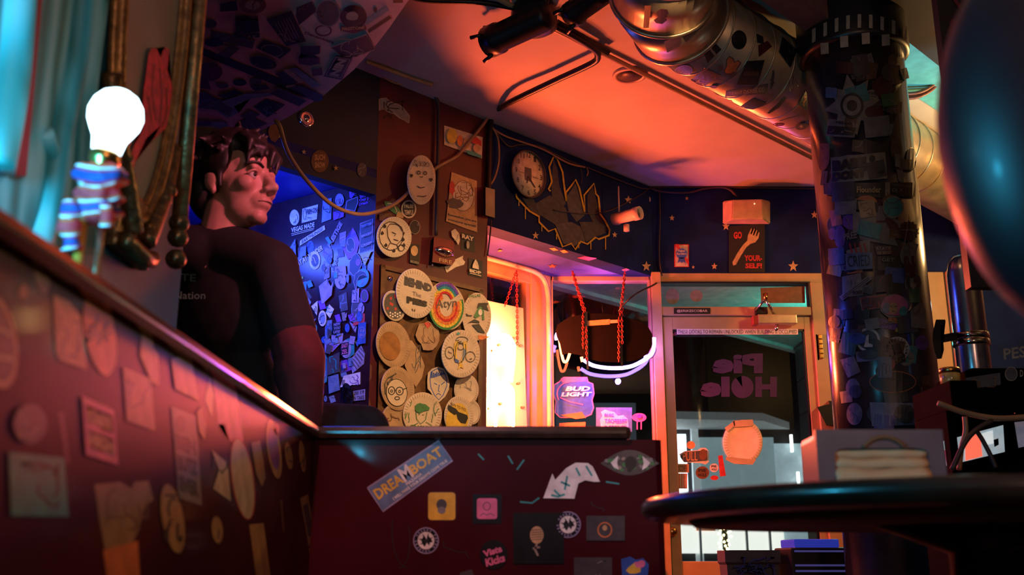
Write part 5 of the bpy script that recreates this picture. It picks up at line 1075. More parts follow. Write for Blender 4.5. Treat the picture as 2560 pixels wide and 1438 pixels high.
o, l = pcut([(1068, 952), (1070, 932), (1080, 922), (1095, 917), (1110, 922), (1118, 935), (1124, 960), (1122, 975), (1113, 992), (1098, 1006), (1086, 996), (1076, 980), (1069, 972)], 'cut-out paper face drawn in blue marker', None, [[(1075, 948), (1078, 930), (1092, 922), (1108, 928), (1116, 945), (1117, 965), (1108, 988), (1097, 1000), (1086, 988), (1077, 968), (1075, 948)], [(1085, 958), (1093, 962)], [(1112, 955), (1103, 962)], [(1098, 962), (1096, 978), (1100, 980)], [(1090, 988), (1096, 984), (1103, 988)]], 'b', 2.0, base=.030)
ribbon(PW, [[(1078+i*4, 946-i*1.2), (1080+i*4.2, 930+(i % 3)*2)] for i in range(9)], 3, C('b'), o, l+.0005)
o, l = plate(1056, 1037, 49, 56, 'paper plate with a green-haired portrait at the foot of the notice board', base=.034, lines=[[(1040, 1030), (1042, 1048), (1052, 1060), (1064, 1050), (1068, 1030)], [(1046, 1036), (1050, 1036)], [(1056, 1037), (1060, 1037)], [(1030, 1065), (1045, 1058)], [(1065, 1055), (1080, 1064)]]+scrib(1022, 1030, 20, 60, 3, 3)+scrib(1088, 1030, 20, 60, 5, 3), lc='g', lw=1.5)
lay(PW, blob(1054, 1020, 17, 12, seed=2), C('g'), o, 'hair', lift=l, thick=.0003); text(PW, 'CRABULA', [(1025, 1062), (1082, 1066), (1082, 1074), (1025, 1070)], C('g'), o, l)
o, l = plate(1147, 1040, 37, 50, 'yellow-coloured plate wearing black sunglasses', base=.029); lay(PW, E(1143, 1050, 28, 42, 10), C('y'), o, 'face', lift=l, thick=.0003)
lay(PW, [(1121, 1012), (1140, 1022), (1146, 1030), (1168, 1038), (1170, 1046), (1164, 1060), (1152, 1058), (1144, 1048), (1141, 1036), (1136, 1038), (1124, 1030), (1119, 1020)], C('k'), o, 'sunglasses', lift=l+.0006, thick=.0003); text(PW, 'SUN TO PIES', [(1127, 1006), (1165, 1022), (1165, 1030), (1127, 1014)], C('n'), o, l+.0006, .02)
o, l = plate(1166, 975, 31, 40, 'plain pale plate tucked below the plate stack', lines=scrib(1162, 970, 40, 40, 9, 3), lc='e', lw=1.2)
o, l = plate(985, 1052, 32, 42, 'plain brownish plate low beside the portrait plate', mat=m_plate2, lines=scrib(985, 1045, 40, 40, 4, 3), lc='n'); o, l = plate(1182, 1032, 19, 30, 'small plain plate beside the sunglasses plate')
# ================================================================== mural, stars and posters on the navy walls
def c8(x, y): return (1200+x/2.977, 320+y/2.977)
rocks = [[(548, 235), (575, 300), (590, 430), (640, 560), (600, 610), (540, 560), (530, 420)], [(640, 520), (712, 410), (745, 520), (790, 640), (720, 700), (660, 620)], [(800, 500), (840, 430), (860, 520), (900, 660), (950, 760), (900, 800), (840, 700), (800, 620)], [(400, 570), (520, 500), (640, 600), (660, 720), (560, 720), (450, 650)], [(560, 720), (680, 700), (800, 760), (780, 850), (700, 880), (620, 860)], [(300, 500), (400, 530), (450, 650), (430, 660), (370, 610)], [(740, 700), (850, 700), (940, 780), (860, 810), (790, 850)]]
for i, rk in enumerate(rocks):
    q_ = [c8(*p) for p in rk]; lay(PW, q_, M('rock_%d' % (i % 3), ((.040, .040, .052), (.060, .058, .070), (.026, .026, .036))[i % 3], .7, var=.4, scale=30), wclk, 'mural_rock', lift=.0006+.0007*i, thick=.0004)
yl = [(525, 470), (510, 455), (535, 400), (515, 290), (548, 215), (575, 230), (615, 330), (625, 420), (643, 545), (640, 480), (680, 430), (712, 385), (740, 450), (780, 625), (775, 500), (850, 412), (862, 490), (882, 512), (895, 640), (930, 690), (965, 760), (960, 800), (885, 828), (860, 815), (800, 865), (750, 845), (710, 905), (680, 860), (615, 885), (560, 750), (510, 770), (440, 700), (440, 660), (370, 620), (275, 520), (268, 490)]
m_yp = M('mural_yellow', (.52, .33, .015), .6, var=.2, scale=40)
ribbon(PW, [[c8(*p) for p in yl]], 4.2, m_yp, wclk, .0068, 'mural_outline'); ribbon(PW, [[c8(x, y), c8(x, y+h)] for x, y, h in ((338, 590, 90), (290, 545, 35), (460, 730, 40), (825, 850, 55), (935, 810, 95), (570, 790, 40), (735, 850, 45))], 2.2, m_yp, wclk, .0068, 'mural_drip')
for i, (x, y, r, sf, pr) in enumerate(((1571, 500, 10, PW, wclk), (1339, 589, 9, PW, wclk), (1537, 587, 7, PW, wclk), (1616, 666, 12, PW, wclk), (1680, 545, 7, DW, dwl), (1717, 496, 5, DW, dwl), (1786, 666, 8, DW, dwl), (1983, 666, 13, DW, dwl), (2036, 537, 9, DW, dwl), (1815, 566, 10, DW, dwl), (1733, 668, 4, DW, dwl), (1640, 476, 4, DW, dwl), (1381, 666, 13, SF, bso), (760, 380, 6, PW, wdark), (840, 420, 6, PW, wdark), (700, 340, 6, PW, wdark))):
    S(sf, pr, star(x, y, r, sy=.45 if sf is SF else 1.15), 'f' if sf is not SF else 'n', name='star')
S(DW, dwl, blob(1621, 498, 5, 8, 9, .2, 2), 'c'); S(SF, bso, [(1443, 645), (1462, 641), (1492, 646), (1472, 652)], 'r', label='red sticker on the bay soffit'); S(SF, bso, [(1373, 621), (1386, 620), (1396, 626), (1383, 627)], 'o'); S(SF, bso, [(1400, 627), (1411, 625), (1421, 631), (1408, 633)], 'o'); S(SF, bso, [(1244, 628), (1250, 625), (1256, 627), (1250, 630)], 'o'); S(SF, bso, [(1554, 675), (1566, 671), (1574, 675), (1562, 679)], 'p')
S(PW, wdark, E(800, 403, 22, 28), 'n', txt=['SUCH', 'SNOW'], tc='f', label='round brown sticker lettered in tan'); o = lathe('disc_speaker', [(.0, .012), (.008, .012), (.010, .006), (.028, .010), (.036, .012), (.040, .0)], m_chrome, mtx=frame(PW.hit(765, 298, .0), N45), n=24, cap=False, label='small shiny round disc with a hole on the dark upper wall', cat='disc')
S(PW, wdark, E(905, 425, 12, 18), 'd', scr=3, sc='s'); S(PW, wdark, blob(685, 335, 16, 22, 9, .2, 4), 'n')
gfy = lay(DW, [(1822, 566), (1912, 559), (1912, 681), (1822, 681)], C('k'), None, 'fork_poster', lift=.003, thick=.006, label='black poster with a tan fork and red pixel lettering over the door', cat='poster')
text(DW, 'GO', [(1834, 580), (1855, 579), (1855, 597), (1834, 597)], C('r'), gfy, .0096, .04); text(DW, 'YOUR-', B(1861, 638, 1905, 653), C('r'), gfy, .0096, .04); text(DW, 'SELF!', B(1863, 658, 1905, 671), C('r'), gfy, .0096, .04)
lay(DW, [(1833, 664), (1831, 656), (1844, 632), (1858, 612), (1868, 602), (1870, 588), (1878, 571), (1880, 572), (1876, 585), (1879, 586), (1885, 572), (1887, 573), (1882, 588), (1885, 589), (1891, 575), (1893, 576), (1889, 590), (1892, 591), (1897, 580), (1899, 582), (1896, 596), (1888, 606), (1876, 610), (1866, 618), (1852, 640), (1840, 662)], C('f'), gfy, 'fork', lift=.0096, thick=.0004)
o = S(DW, dwl, B(1687, 612, 1721, 667), 'c', edge='r', sw=3, label='cream beer sticker with a red stripe and dark ribbon'); l = .0115
lay(DW, [(1687, 612), (1696, 612), (1721, 652), (1721, 664)], C('r'), o, 'stripe', lift=l, thick=.0002); lay(DW, E(1704, 634, 14, 13), C('b'), o, 'seal', lift=l+.0004, thick=.0002); lay(DW, [(1697, 644), (1711, 644), (1714, 658), (1708, 654), (1704, 658), (1700, 654), (1694, 658)], C('b'), o, 'ribbon', lift=l+.0004, thick=.0002); text(DW, 'Pabst', B(1695, 624, 1713, 630), C('c'), o, l+.001); text(DW, 'Blue Ribbon', B(1692, 632, 1716, 637), C('c'), o, l+.001)
# door and window lettering
DF = Plane((0, 6.19, 0), (0, -1, 0)); DL = Plane((0, 6.205, 0), (0, -1, 0))
o = lay(DF, B(1685, 770, 1776, 785), C('k'), tr, 'name_sticker', lift=.001, thick=.001); text(DF, '@ERIKESCOBAR', B(1692, 774, 1769, 782), C('c'), o, .0026, .02)
o = lay(DL, B(1692, 822.5, 1995, 836.5), C('w'), door, 'notice_strip', lift=.001, thick=.001); text(DL, 'THESE DOORS TO REMAIN UNLOCKED WHEN BUILDING IS OCCUPIED', B(1694, 825, 1992, 834.5), C('k'), o, .0026, .0); S(GL, door, [(1678, 822), (1690, 822), (1690, 836), (1692, 838), (1680, 841)], 'p', scr=1)
m_pur = M('glass_purple', (.035, .014, .075), .7)
text(GL, 'Pie', [(1780, 884), (1907, 884), (1907, 934), (1780, 934)], m_pur, door, .002, .06, mirror=True, name='glass_lettering'); text(GL, 'H', B(1888, 942, 1942, 993), m_pur, door, .002, .06, mirror=True, name='glass_lettering'); text(GL, 'le', B(1750, 942, 1824, 993), m_pur, door, .002, .06, mirror=True, name='glass_lettering')
lay(GL, [(1856, 968)]+[(1856+28*math.cos(t), 968+28*math.sin(t)) for t in [math.radians(-95+i*10) for i in range(34)]], m_pur, door, 'glass_pie_chart', lift=.0015, thick=.0004)
lay(GL, E(1681, 741, 17, 20), C('a'), tr, 'round_sticker', lift=.002); lay(GL, E(1741, 740, 16, 15), C('a'), tr, 'round_sticker', lift=.002); lay(GL, [(1901, 720), (2012, 716), (2013, 758), (1903, 758)], C('n'), tr, 'paper_sheet', lift=.002)
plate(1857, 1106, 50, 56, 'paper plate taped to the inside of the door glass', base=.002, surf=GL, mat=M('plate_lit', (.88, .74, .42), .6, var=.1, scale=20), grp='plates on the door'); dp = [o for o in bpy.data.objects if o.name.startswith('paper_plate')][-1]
for q_ in ([(1832, 1052), (1882, 1049), (1884, 1062), (1876, 1066), (1836, 1068)], [(1812, 1070), (1836, 1052), (1838, 1064), (1818, 1080)], [(1816, 1142), (1890, 1150), (1882, 1162), (1835, 1160), (1814, 1150)]): lay(GL, q_, M('tape_tan', (.62, .46, .22), .4), dp, 'tape', lift=.018)
S(GL, door, E(1727, 1113, 11, 10), 'f', label='small tan round sticker'); o = S(GL, door, [(1698, 1136), (1712, 1128), (1744, 1126), (1752, 1120), (1764, 1120), (1772, 1128), (1772, 1155), (1764, 1162), (1752, 1158), (1710, 1156)], 'w', label='white die-cut pull sticker'); lay(GL, [(1700, 1142), (1710, 1130), (1768, 1126), (1768, 1150), (1708, 1154)], C('d'), o, 'panel', lift=.009, thick=.0003); text(GL, 'PULL', [(1707, 1131), (1744, 1129), (1744, 1152), (1707, 1153)], C('f'), o, .010, .0); lay(GL, E(1758, 1137, 10, 14), C('n'), o, 'portrait', lift=.010, thick=.0003)
S(GL, door, B(1687, 1160, 1722, 1182), 'f', txt='DISCOVER', tc='n', label='small tan payment sticker'); S(GL, door, E(1756, 1182, 17, 16), 'n', txt=['PIE', 'HOLE'], label='brown round sticker'); S(GL, door, E(1785, 1170, 11, 11), 'w', txt=['PIE', 'HOLE'], label='white round sticker'); S(GL, door, E(1786, 1195, 10, 6), 'r'); o = S(GL, door, B(1672, 1184, 1718, 1222), 'c'); ribbon(GL, [[(1675+i*6, 1184), (1675+i*6, 1222)] for i in range(8)], 2, C('o'), o, .0112, 'print')
S(GL, door, [(1795, 1140), (1806, 1138), (1815, 1190), (1800, 1192)], 'r', label='dark red slanted sticker')
GW = Plane((0, 6.235, 0), (0, -1, 0))
bl = S(GW, win2, [(1386, 962), (1398, 955), (1408, 944), (1468, 944), (1470, 955), (1482, 960), (1485, 985), (1480, 1000), (1484, 1020), (1478, 1036), (1462, 1043), (1400, 1044), (1388, 1032), (1390, 1005), (1384, 985)], 'b', edge='p', sw=3, label='purple-blue die-cut beer sticker with silver lettering')
text(GW, 'BUD', [(1418, 966), (1478, 966), (1474, 978), (1413, 978)], C('w'), bl, .012, .05); text(GW, 'LIGHT', [(1406, 981), (1480, 980), (1477, 991), (1402, 992)], C('w'), bl, .012, .05); ribbon(GW, [arc(1425, 985, 32, 30, 150, 270), [(1400, 994), (1425, 1005), (1458, 1012)]], 3, C('p'), bl, .012)
S(GW, win2, [(1402, 946), (1465, 944), (1467, 953), (1405, 956)], 'p', name='tape'); S(GW, win2, [(1398, 1058), (1464, 1055), (1463, 1078), (1398, 1078)], 'o', name='tape'); S(GW, win2, [(1400, 1038), (1455, 1030), (1465, 1045), (1440, 1048)], 'o', name='tape')
S(GW, win2, B(1490, 1019, 1580, 1080), 's', label='blue-grey festival sticker sheet'); o = S(GW, win2, [(1502, 1068), (1500, 1050), (1506, 1040), (1502, 1030), (1512, 1024), (1525, 1028), (1535, 1030), (1545, 1040), (1558, 1038), (1570, 1048), (1572, 1078), (1502, 1078)], 'w', label='white cloud-shaped sticker with mirrored lettering')
text(GW, '2018', B(1511, 1034, 1534, 1043), C('v'), o, .012, mirror=True); text(GW, 'TREEFORT', B(1511, 1048, 1568, 1059), C('v'), o, .012, mirror=True); text(GW, '38-6127-8', B(1511, 1064, 1566, 1073), C('v'), o, .012, mirror=True)
o = S(GW, win2, E(1598, 1044, 18, 11), 'p', label='pink one-eyed saucer creature sticker'); lay(GW, E(1599, 1041, 6, 5), C('v'), o, 'eye', lift=.012, thick=.0003); ribbon(GW, [[(1593, 1054), (1593, 1074)], [(1603, 1054), (1603, 1074)]], 3.5, C('p'), o, .012, 'leg')
# ================================================================== booth end panel
def Fp(pts, col, **k): return S(FP, bp, pts, col, rough=.25, **k)
dq = [(919, 1220), (1097, 1102), (1131, 1152), (957, 1279)]; o = Fp(dq, 's', edge='h', sw=4, label='slanted blue-grey banner sticker with gold and white lettering'); l = .003
for s, a, b, v0, v1, c in (('DREA', .03, .40, .18, .58, 'y'), ('M', .40, .53, .05, .62, 'w'), ('BOAT', .53, .96, .18, .58, 'y'), ('MAZARIA', .40, .62, .64, .76, 'w'), ('I WILL MAKE YOUR DREAMS COME TRUE', .18, .95, .80, .92, 'w')): text(FP, s, sub(dq, a, v0, b, v1), C(c), o, l+.0004, .03)
o = Fp(rnd(B(1070, 1231, 1139, 1301), .14), 'y', edge='n', sw=1.5, label='yellow rounded square sticker with a small portrait'); lay(FP, E(1104, 1262, 13, 14), C('d'), o, 'portrait', lift=.004, thick=.0002); lay(FP, E(1104, 1276, 10, 9), C('a'), o, 'portrait', lift=.0043, thick=.0002)
o = Fp(B(1182, 1236, 1254, 1310), 'k', label='black square sticker holding a pink rounded square'); lay(FP, rnd(B(1192, 1246, 1243, 1298), .14), C('p'), o, 'panel', lift=.0045, thick=.0002); ribbon(FP, [arc(1217, 1266, 9, 10, 0, 360), [(1200, 1290), (1208, 1284), (1217, 1288), (1226, 1284), (1236, 1290)]], 2, C('d'), o, .0052)
for cx, cy in ((1065, 1352), (1420, 1312)):
    o = Fp(E(cx, cy, 31, 32, n=36), 'k', edge='h', sw=2.5, label='round black and violet sticker with a dark leaf'); lay(FP, E(cx, cy, 21, 22), C('w'), o, 'panel', lift=.0085, thick=.0002); lay(FP, leaf(cx+2, cy+2, 24, -120), C('k'), o, 'leaf', lift=.0092, thick=.0002)
    L = 'Hotbox Farms Ontario '
    for i, ch in enumerate(L):
        if ch == ' ': continue
        a = math.radians(-150+i*360/len(L)); px, py = cx+26*math.cos(a), cy+26.5*math.sin(a); text(FP, ch, RB(px, py, 4.2, 6, math.degrees(a)+90), C('h'), o, .0095, .03)
o = Fp(E(1234, 1387, 35, 37), 'k', label='round black sticker with hand-drawn white lettering'); text(FP, 'Vista', [(1206, 1378), (1254, 1362), (1256, 1380), (1210, 1394)], C('p'), o, .012, .05); text(FP, 'Kicks', [(1212, 1398), (1260, 1384), (1264, 1404), (1216, 1418)], C('p'), o, .012, .05)
o = Fp(B(1283, 1282, 1410, 1410), 'k', label='large black photo sticker of an old microphone'); lay(FP, E(1342, 1338, 17, 22), C('f'), o, 'microphone', lift=.0085, thick=.0002); ribbon(FP, [[(1328, 1326+i*6), (1357, 1324+i*6)] for i in range(5)], 1.8, C('d'), o, .0092); ribbon(FP, [[(1342, 1360), (1338, 1375), (1345, 1390)], [(1332, 1372), (1350, 1368)]], 5, C('e'), o, .0092)
o = Fp(B(1466, 1290, 1562, 1352), 'd', label='dark sticker with a rusty glowing ring'); ribbon(FP, [E(1512, 1325, 17, 18)+[(1529, 1325)]], 3, C('o'), o, .0102); lay(FP, E(1512, 1320, 6, 7), C('f'), o, 'print', lift=.0102, thick=.0002)
o = Fp([(1358, 1246), (1381, 1184), (1388, 1200), (1415, 1171), (1439, 1157), (1470, 1158), (1482, 1167), (1500, 1205), (1484, 1205), (1463, 1201), (1446, 1209), (1436, 1247)], 'w', label='torn white paper patch with teal brush marks'); ribbon(FP, [[(1378, 1238), (1395, 1242), (1412, 1236)], [(1385, 1225), (1400, 1240)], [(1402, 1205), (1425, 1215)], [(1418, 1190), (1412, 1225)], [(1440, 1170), (1450, 1190)], [(1465, 1165), (1480, 1190)]], 5, C('t'), o, .0118, 'paint'); ribbon(FP, [[(1300, 1255), (1330, 1258), (1348, 1245)], [(1270, 1140), (1282, 1160)], [(1292, 1175), (1310, 1150)], [(1515, 1205), (1548, 1210)], [(1195, 1135), (1210, 1150)]], 4, C('t'), bp, .001, 'paint_smear')
lens = [(1501+147*t, 1159-34*math.sin(math.pi*t)) for t in [i/12 for i in range(13)]]+[(1648-147*t, 1158+31*math.sin(math.pi*t)) for t in [i/12 for i in range(1, 12)]]
o = Fp(lens, 'd', label='eye-shaped camouflage sticker'); R = random.Random(9)
for i in range(34):
    t = R.uniform(.1, .9); x = 1501+147*t; hh = 26*math.sin(math.pi*t); lay(FP, blob(x, 1158+R.uniform(-.8, .8)*hh, 6, 5, 7, .3, i), C(R.choice('gegka')), o, 'camouflage', lift=LIFT[o.name]+.00004*i, thick=.0001)
for q_ in ([(1527, 1157), (1545, 1140), (1543, 1158), (1547, 1175), (1534, 1168)], [(1625, 1157), (1606, 1140), (1609, 1158), (1605, 1176), (1618, 1168)]): lay(FP, q_, C('w'), o, 'eye_white', lift=LIFT[o.name]+.0018, thick=.0002)
lay(FP, E(1577, 1158, 15, 17), C('k'), o, 'pupil', lift=LIFT[o.name]+.0018, thick=.0002)
Fp(B(1435, 1394, 1530, 1450), 'd', scr=3, sc='a'); o = Fp([(1553, 1398), (1575, 1392), (1590, 1400), (1608, 1396), (1622, 1412), (1618, 1450), (1556, 1450)], 'b', label='multicoloured torn sticker'); lay(FP, blob(1585, 1422, 20, 14, 9, .3, 3), C('y'), o, 'print', lift=.0055, thick=.0002); lay(FP, blob(1600, 1410, 12, 9, 9, .3, 5), C('p'), o, 'print', lift=.0059, thick=.0002)
Fp([(1150, 1432), (1180, 1424), (1188, 1450), (1150, 1450)], 'd'); ribbon(FP, [arc(1020, 1330, 40, 90, 90, 200), arc(1000, 1350, 25, 70, -30, 100), scrib(1130, 1380, 120, 100, 4, 1)[0], scrib(1490, 1270, 60, 60, 4, 1)[0]], 2.2, C('k'), bp, .0008, 'marker_scrawl')
# ================================================================== booth side panel (close, out of focus)
def Lp(pts, col, **k): return S(LP, sp, pts, dict(e='x', f='z').get(col, col), **k)
o = Lp(E(-5, 855, 48, 118, -8), 'e', inner=('k', .85), label='large tan ring sticker with black bars'); [lay(LP, q_, C('e'), o, 'print', lift=.004, thick=.0002) for q_ in ([(-40, 800), (30, 830), (32, 845), (-40, 815)], [(-40, 880), (34, 890), (34, 905), (-40, 895)])]
Lp(E(105, 690, 18, 46, -10), 'n'); Lp(blob(60, 730, 12, 20, seed=4), 'n'); Lp([(133, 736), (175, 755), (201, 790), (217, 925), (150, 900), (140, 880)], 'f', scr=5, sc='d', sw=4, label='tan card sticker with faint sketch'); o = Lp(E(250, 833, 38, 108, -10), 'o', label='orange-red oval sticker with a dark leaf'); lay(LP, leaf(243, 838, 55, -92), C('d'), o, 'leaf', lift=.006, thick=.0002)
Lp([(307, 917), (377, 947), (388, 1078), (317, 1052)], 'e', scr=3, sc='d', sw=4, label='plain tan card sticker'); Lp([(355, 830), (362, 812), (372, 815), (380, 840), (384, 870), (396, 885), (398, 965), (378, 955), (350, 890)], 'f', label='tan figure-shaped sticker'); o = Lp([(205, 990), (285, 1025), (296, 1163), (215, 1138)], 'p', label='pinkish sticker with two dark lettered bands')
kq = [(205, 990), (285, 1025), (296, 1163), (215, 1138)]
for v0, s in ((.13, 'KNEE'), (.54, 'HIGH')): lay(LP, sub(kq, .1, v0, .93, v0+.32), C('d'), o, 'panel', lift=.009, thick=.0002); text(LP, s, sub(kq, .14, v0+.04, .9, v0+.28), C('f'), o, .0098, .05)
Lp([(428, 896), (478, 890), (497, 1003), (438, 973)], 'e', label='grey-tan peeling sticker'); Lp([(530, 920), (560, 935), (589, 957), (609, 1109), (590, 1095), (575, 1105), (560, 1060), (545, 1062)], 'p', label='large crimson torn sticker'); Lp([(512, 1000), (525, 945), (534, 990), (530, 1045)], 'c')
o = Lp(E(607, 1198, 27, 102, -8), 'c', edge='r', sw=3, label='long cream oval sticker with a red line'); lay(LP, [(588, 1140), (615, 1145), (618, 1168), (592, 1165)], C('s'), o, 'print', lift=.003, thick=.0002); ribbon(LP, [[(610, 1180), (614, 1250)]], 4, C('r'), o, .003)
Lp(E(685, 1123, 17, 75, -8), 'f', inner=('v', .7), label='slim oval sticker with violet middle'); q_ = [(428, 1017), (490, 1040), (505, 1265), (447, 1245)]; o = Lp(q_, 'a', label='tall grey sticker with big dark letters')
for i, s in enumerate(('BEN', 'BUTZ', 'EVER')): text(LP, s, sub(q_, .08, .28+i*.23, .92, .46+i*.23), C('k'), o, .007, .08)
lay(LP, E(452, 1060, 14, 22), C('d'), o, 'print', lift=.007, thick=.0002); Lp([(492, 1030), (505, 1015), (515, 1060), (512, 1100), (498, 1080)], 'f')
Lp([(529, 1125), (569, 1158), (577, 1254), (533, 1222), (548, 1175)], 'c', scr=2, sc='k', sw=5, label='cream arrow-shaped sticker'); Lp(E(432, 1297, 27, 88, -10), 'f', scr=5, sc='k', sw=6, label='tan oval sticker with dark print'); Lp(E(543, 1325, 14, 34, -6), 'f', scr=1, sc='d', sw=4)
Lp([(623, 1312), (659, 1308), (677, 1445), (641, 1445)], 'f', label='plain tan strip sticker'); Lp([(750, 1246), (770, 1236), (790, 1355), (772, 1367)], 'e', inner=('d', .65)); Lp([(772, 1370), (812, 1385), (850, 1400), (850, 1445), (778, 1445)], 'e', scr=3, sc='d', sw=4); Lp([(798, 1145), (810, 1150), (820, 1222), (808, 1220)], 'e'); Lp(E(722, 1140, 9, 34, -8), 'e', scr=2, sc='k', sw=3); Lp(E(756, 1142, 8, 40, -6), 'e', scr=2, sc='k', sw=3)
Lp([(628, 1108), (650, 1102), (658, 1150), (664, 1195), (655, 1217), (640, 1185)], 'e', label='tan hand-shaped sticker'); Lp([(22, 1130), (160, 1145), (172, 1292), (28, 1290)], 't', scr=5, sc='k', sw=7, label='teal sticker beside the warm glare'); Lp(E(75, 1060, 42, 50), 'd', scr=3, sc='e', sw=5); Lp([(145, 1030), (158, 1032), (175, 1160), (165, 1160)], 'm')  # the teal sticker's colour carries the glow on the panel
Lp([(236, 1212), (300, 1205), (330, 1222), (335, 1205), (372, 1202), (384, 1250), (362, 1268), (345, 1330), (330, 1360), (262, 1372), (248, 1300)], 'e', scr=5, sc='n', sw=5, label='torn cluster of tan paper'); Lp([(258, 1375), (345, 1352), (350, 1450), (268, 1450)], 'o', label='orange paper scrap'); Lp(E(690, 1075, 8, 14), 'r'); Lp([(700, 1250), (706, 1250), (712, 1330), (706, 1330)], 'n'); Lp(E(795, 1285, 5, 14, 20), 'n')
# ================================================================== column stickers
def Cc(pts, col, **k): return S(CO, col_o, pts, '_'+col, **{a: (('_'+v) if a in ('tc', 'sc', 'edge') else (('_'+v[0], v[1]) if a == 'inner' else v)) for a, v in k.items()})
col_o = col
COR = Cyl((1.449, 3.95, 0), (0, 0, 1), .226)
for i in range(9):
    x = 2030+i*28.5; S(COR, col, [(x, 92-.0055*(i*28.5)*(250-i*28.5)*.45-18), (x+9, 92-.0055*(i*28.5+9)*(241-i*28.5)*.45-18), (x+9, 118-.0055*(i*28.5+9)*(241-i*28.5)*.45-10), (x, 118-.0055*(i*28.5)*(250-i*28.5)*.45-10)], 'e', name='cap_stripe')
for x, y in ((2061, 121), (2110, 104), (2164, 96), (2214, 100)): S(COR, col, [(x-10, y-13), (x+10, y-15), (x+11, y+13), (x-9, y+15)], 'e', name='cap_square')
R = random.Random(5)
for i in range(95):                     # underlayer in the shaded palette
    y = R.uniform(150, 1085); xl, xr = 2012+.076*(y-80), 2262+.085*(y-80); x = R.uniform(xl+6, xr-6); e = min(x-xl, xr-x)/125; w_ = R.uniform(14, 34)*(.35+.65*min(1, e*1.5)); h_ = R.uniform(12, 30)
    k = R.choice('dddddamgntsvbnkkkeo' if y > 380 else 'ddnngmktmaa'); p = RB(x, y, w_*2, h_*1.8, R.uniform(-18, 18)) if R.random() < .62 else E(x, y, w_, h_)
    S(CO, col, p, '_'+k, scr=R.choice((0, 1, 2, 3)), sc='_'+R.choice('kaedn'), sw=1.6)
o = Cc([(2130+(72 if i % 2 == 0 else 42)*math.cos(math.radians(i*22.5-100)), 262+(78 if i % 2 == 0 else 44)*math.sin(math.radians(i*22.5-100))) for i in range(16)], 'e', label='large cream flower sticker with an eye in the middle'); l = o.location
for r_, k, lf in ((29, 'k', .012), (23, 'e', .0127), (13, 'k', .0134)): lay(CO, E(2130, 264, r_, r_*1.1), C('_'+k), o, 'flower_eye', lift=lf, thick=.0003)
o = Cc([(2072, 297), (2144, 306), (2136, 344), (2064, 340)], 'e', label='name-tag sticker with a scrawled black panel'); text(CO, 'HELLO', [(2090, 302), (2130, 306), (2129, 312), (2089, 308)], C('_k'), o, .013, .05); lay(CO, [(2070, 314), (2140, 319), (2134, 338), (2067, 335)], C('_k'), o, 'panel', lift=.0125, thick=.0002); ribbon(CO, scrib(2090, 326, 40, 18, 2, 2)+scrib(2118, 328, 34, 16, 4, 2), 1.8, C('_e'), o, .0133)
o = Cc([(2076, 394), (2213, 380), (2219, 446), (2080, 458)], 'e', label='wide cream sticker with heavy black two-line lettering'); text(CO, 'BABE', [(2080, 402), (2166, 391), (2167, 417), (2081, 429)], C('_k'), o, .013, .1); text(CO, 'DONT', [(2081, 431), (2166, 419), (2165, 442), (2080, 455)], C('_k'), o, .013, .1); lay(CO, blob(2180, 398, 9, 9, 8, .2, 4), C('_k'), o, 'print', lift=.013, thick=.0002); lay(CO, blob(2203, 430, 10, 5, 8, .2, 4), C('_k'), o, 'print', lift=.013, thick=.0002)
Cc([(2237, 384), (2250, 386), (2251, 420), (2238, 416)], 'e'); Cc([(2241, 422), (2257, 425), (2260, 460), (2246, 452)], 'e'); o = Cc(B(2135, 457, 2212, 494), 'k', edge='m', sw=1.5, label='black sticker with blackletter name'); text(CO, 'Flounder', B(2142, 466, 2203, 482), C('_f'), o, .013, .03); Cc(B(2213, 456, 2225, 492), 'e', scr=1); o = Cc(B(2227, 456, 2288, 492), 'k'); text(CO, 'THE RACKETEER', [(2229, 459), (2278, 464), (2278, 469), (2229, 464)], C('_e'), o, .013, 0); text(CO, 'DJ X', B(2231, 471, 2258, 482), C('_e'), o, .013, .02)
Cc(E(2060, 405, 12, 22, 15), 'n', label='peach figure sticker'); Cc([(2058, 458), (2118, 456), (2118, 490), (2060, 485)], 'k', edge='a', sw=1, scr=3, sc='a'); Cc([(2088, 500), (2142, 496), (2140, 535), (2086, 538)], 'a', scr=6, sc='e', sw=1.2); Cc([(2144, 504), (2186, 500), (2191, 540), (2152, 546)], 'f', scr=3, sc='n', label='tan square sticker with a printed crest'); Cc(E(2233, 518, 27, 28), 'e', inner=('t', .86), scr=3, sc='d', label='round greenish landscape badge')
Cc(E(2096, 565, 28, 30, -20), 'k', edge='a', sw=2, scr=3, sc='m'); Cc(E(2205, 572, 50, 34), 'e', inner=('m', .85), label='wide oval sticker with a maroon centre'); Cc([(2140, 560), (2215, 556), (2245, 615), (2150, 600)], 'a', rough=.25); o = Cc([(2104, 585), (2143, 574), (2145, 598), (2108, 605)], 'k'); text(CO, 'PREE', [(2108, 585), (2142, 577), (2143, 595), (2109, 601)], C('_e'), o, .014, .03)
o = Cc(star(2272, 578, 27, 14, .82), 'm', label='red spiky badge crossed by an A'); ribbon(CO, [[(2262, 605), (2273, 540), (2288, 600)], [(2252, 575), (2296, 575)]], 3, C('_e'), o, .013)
o = Cc([(2112, 606), (2175, 600), (2176, 632), (2116, 634)], 'e'); ribbon(CO, [[(2124+i*12, 608), (2130+i*12, 632)] for i in range(4)], 4, C('_r'), o, .014); Cc([(2186, 615), (2230, 615), (2231, 636), (2192, 638)], 'm', txt=['STATE', 'OF MIND'], tc='e'); Cc([(2070, 622), (2110, 618), (2112, 660), (2072, 665)], 'b'); o = Cc([(2112, 635), (2180, 631), (2182, 672), (2116, 676)], 's', label='blue hand-scrawled sticker'); text(CO, 'CRIED', [(2118, 640), (2174, 636), (2176, 664), (2120, 668)], C('_k'), o, .013, 0)
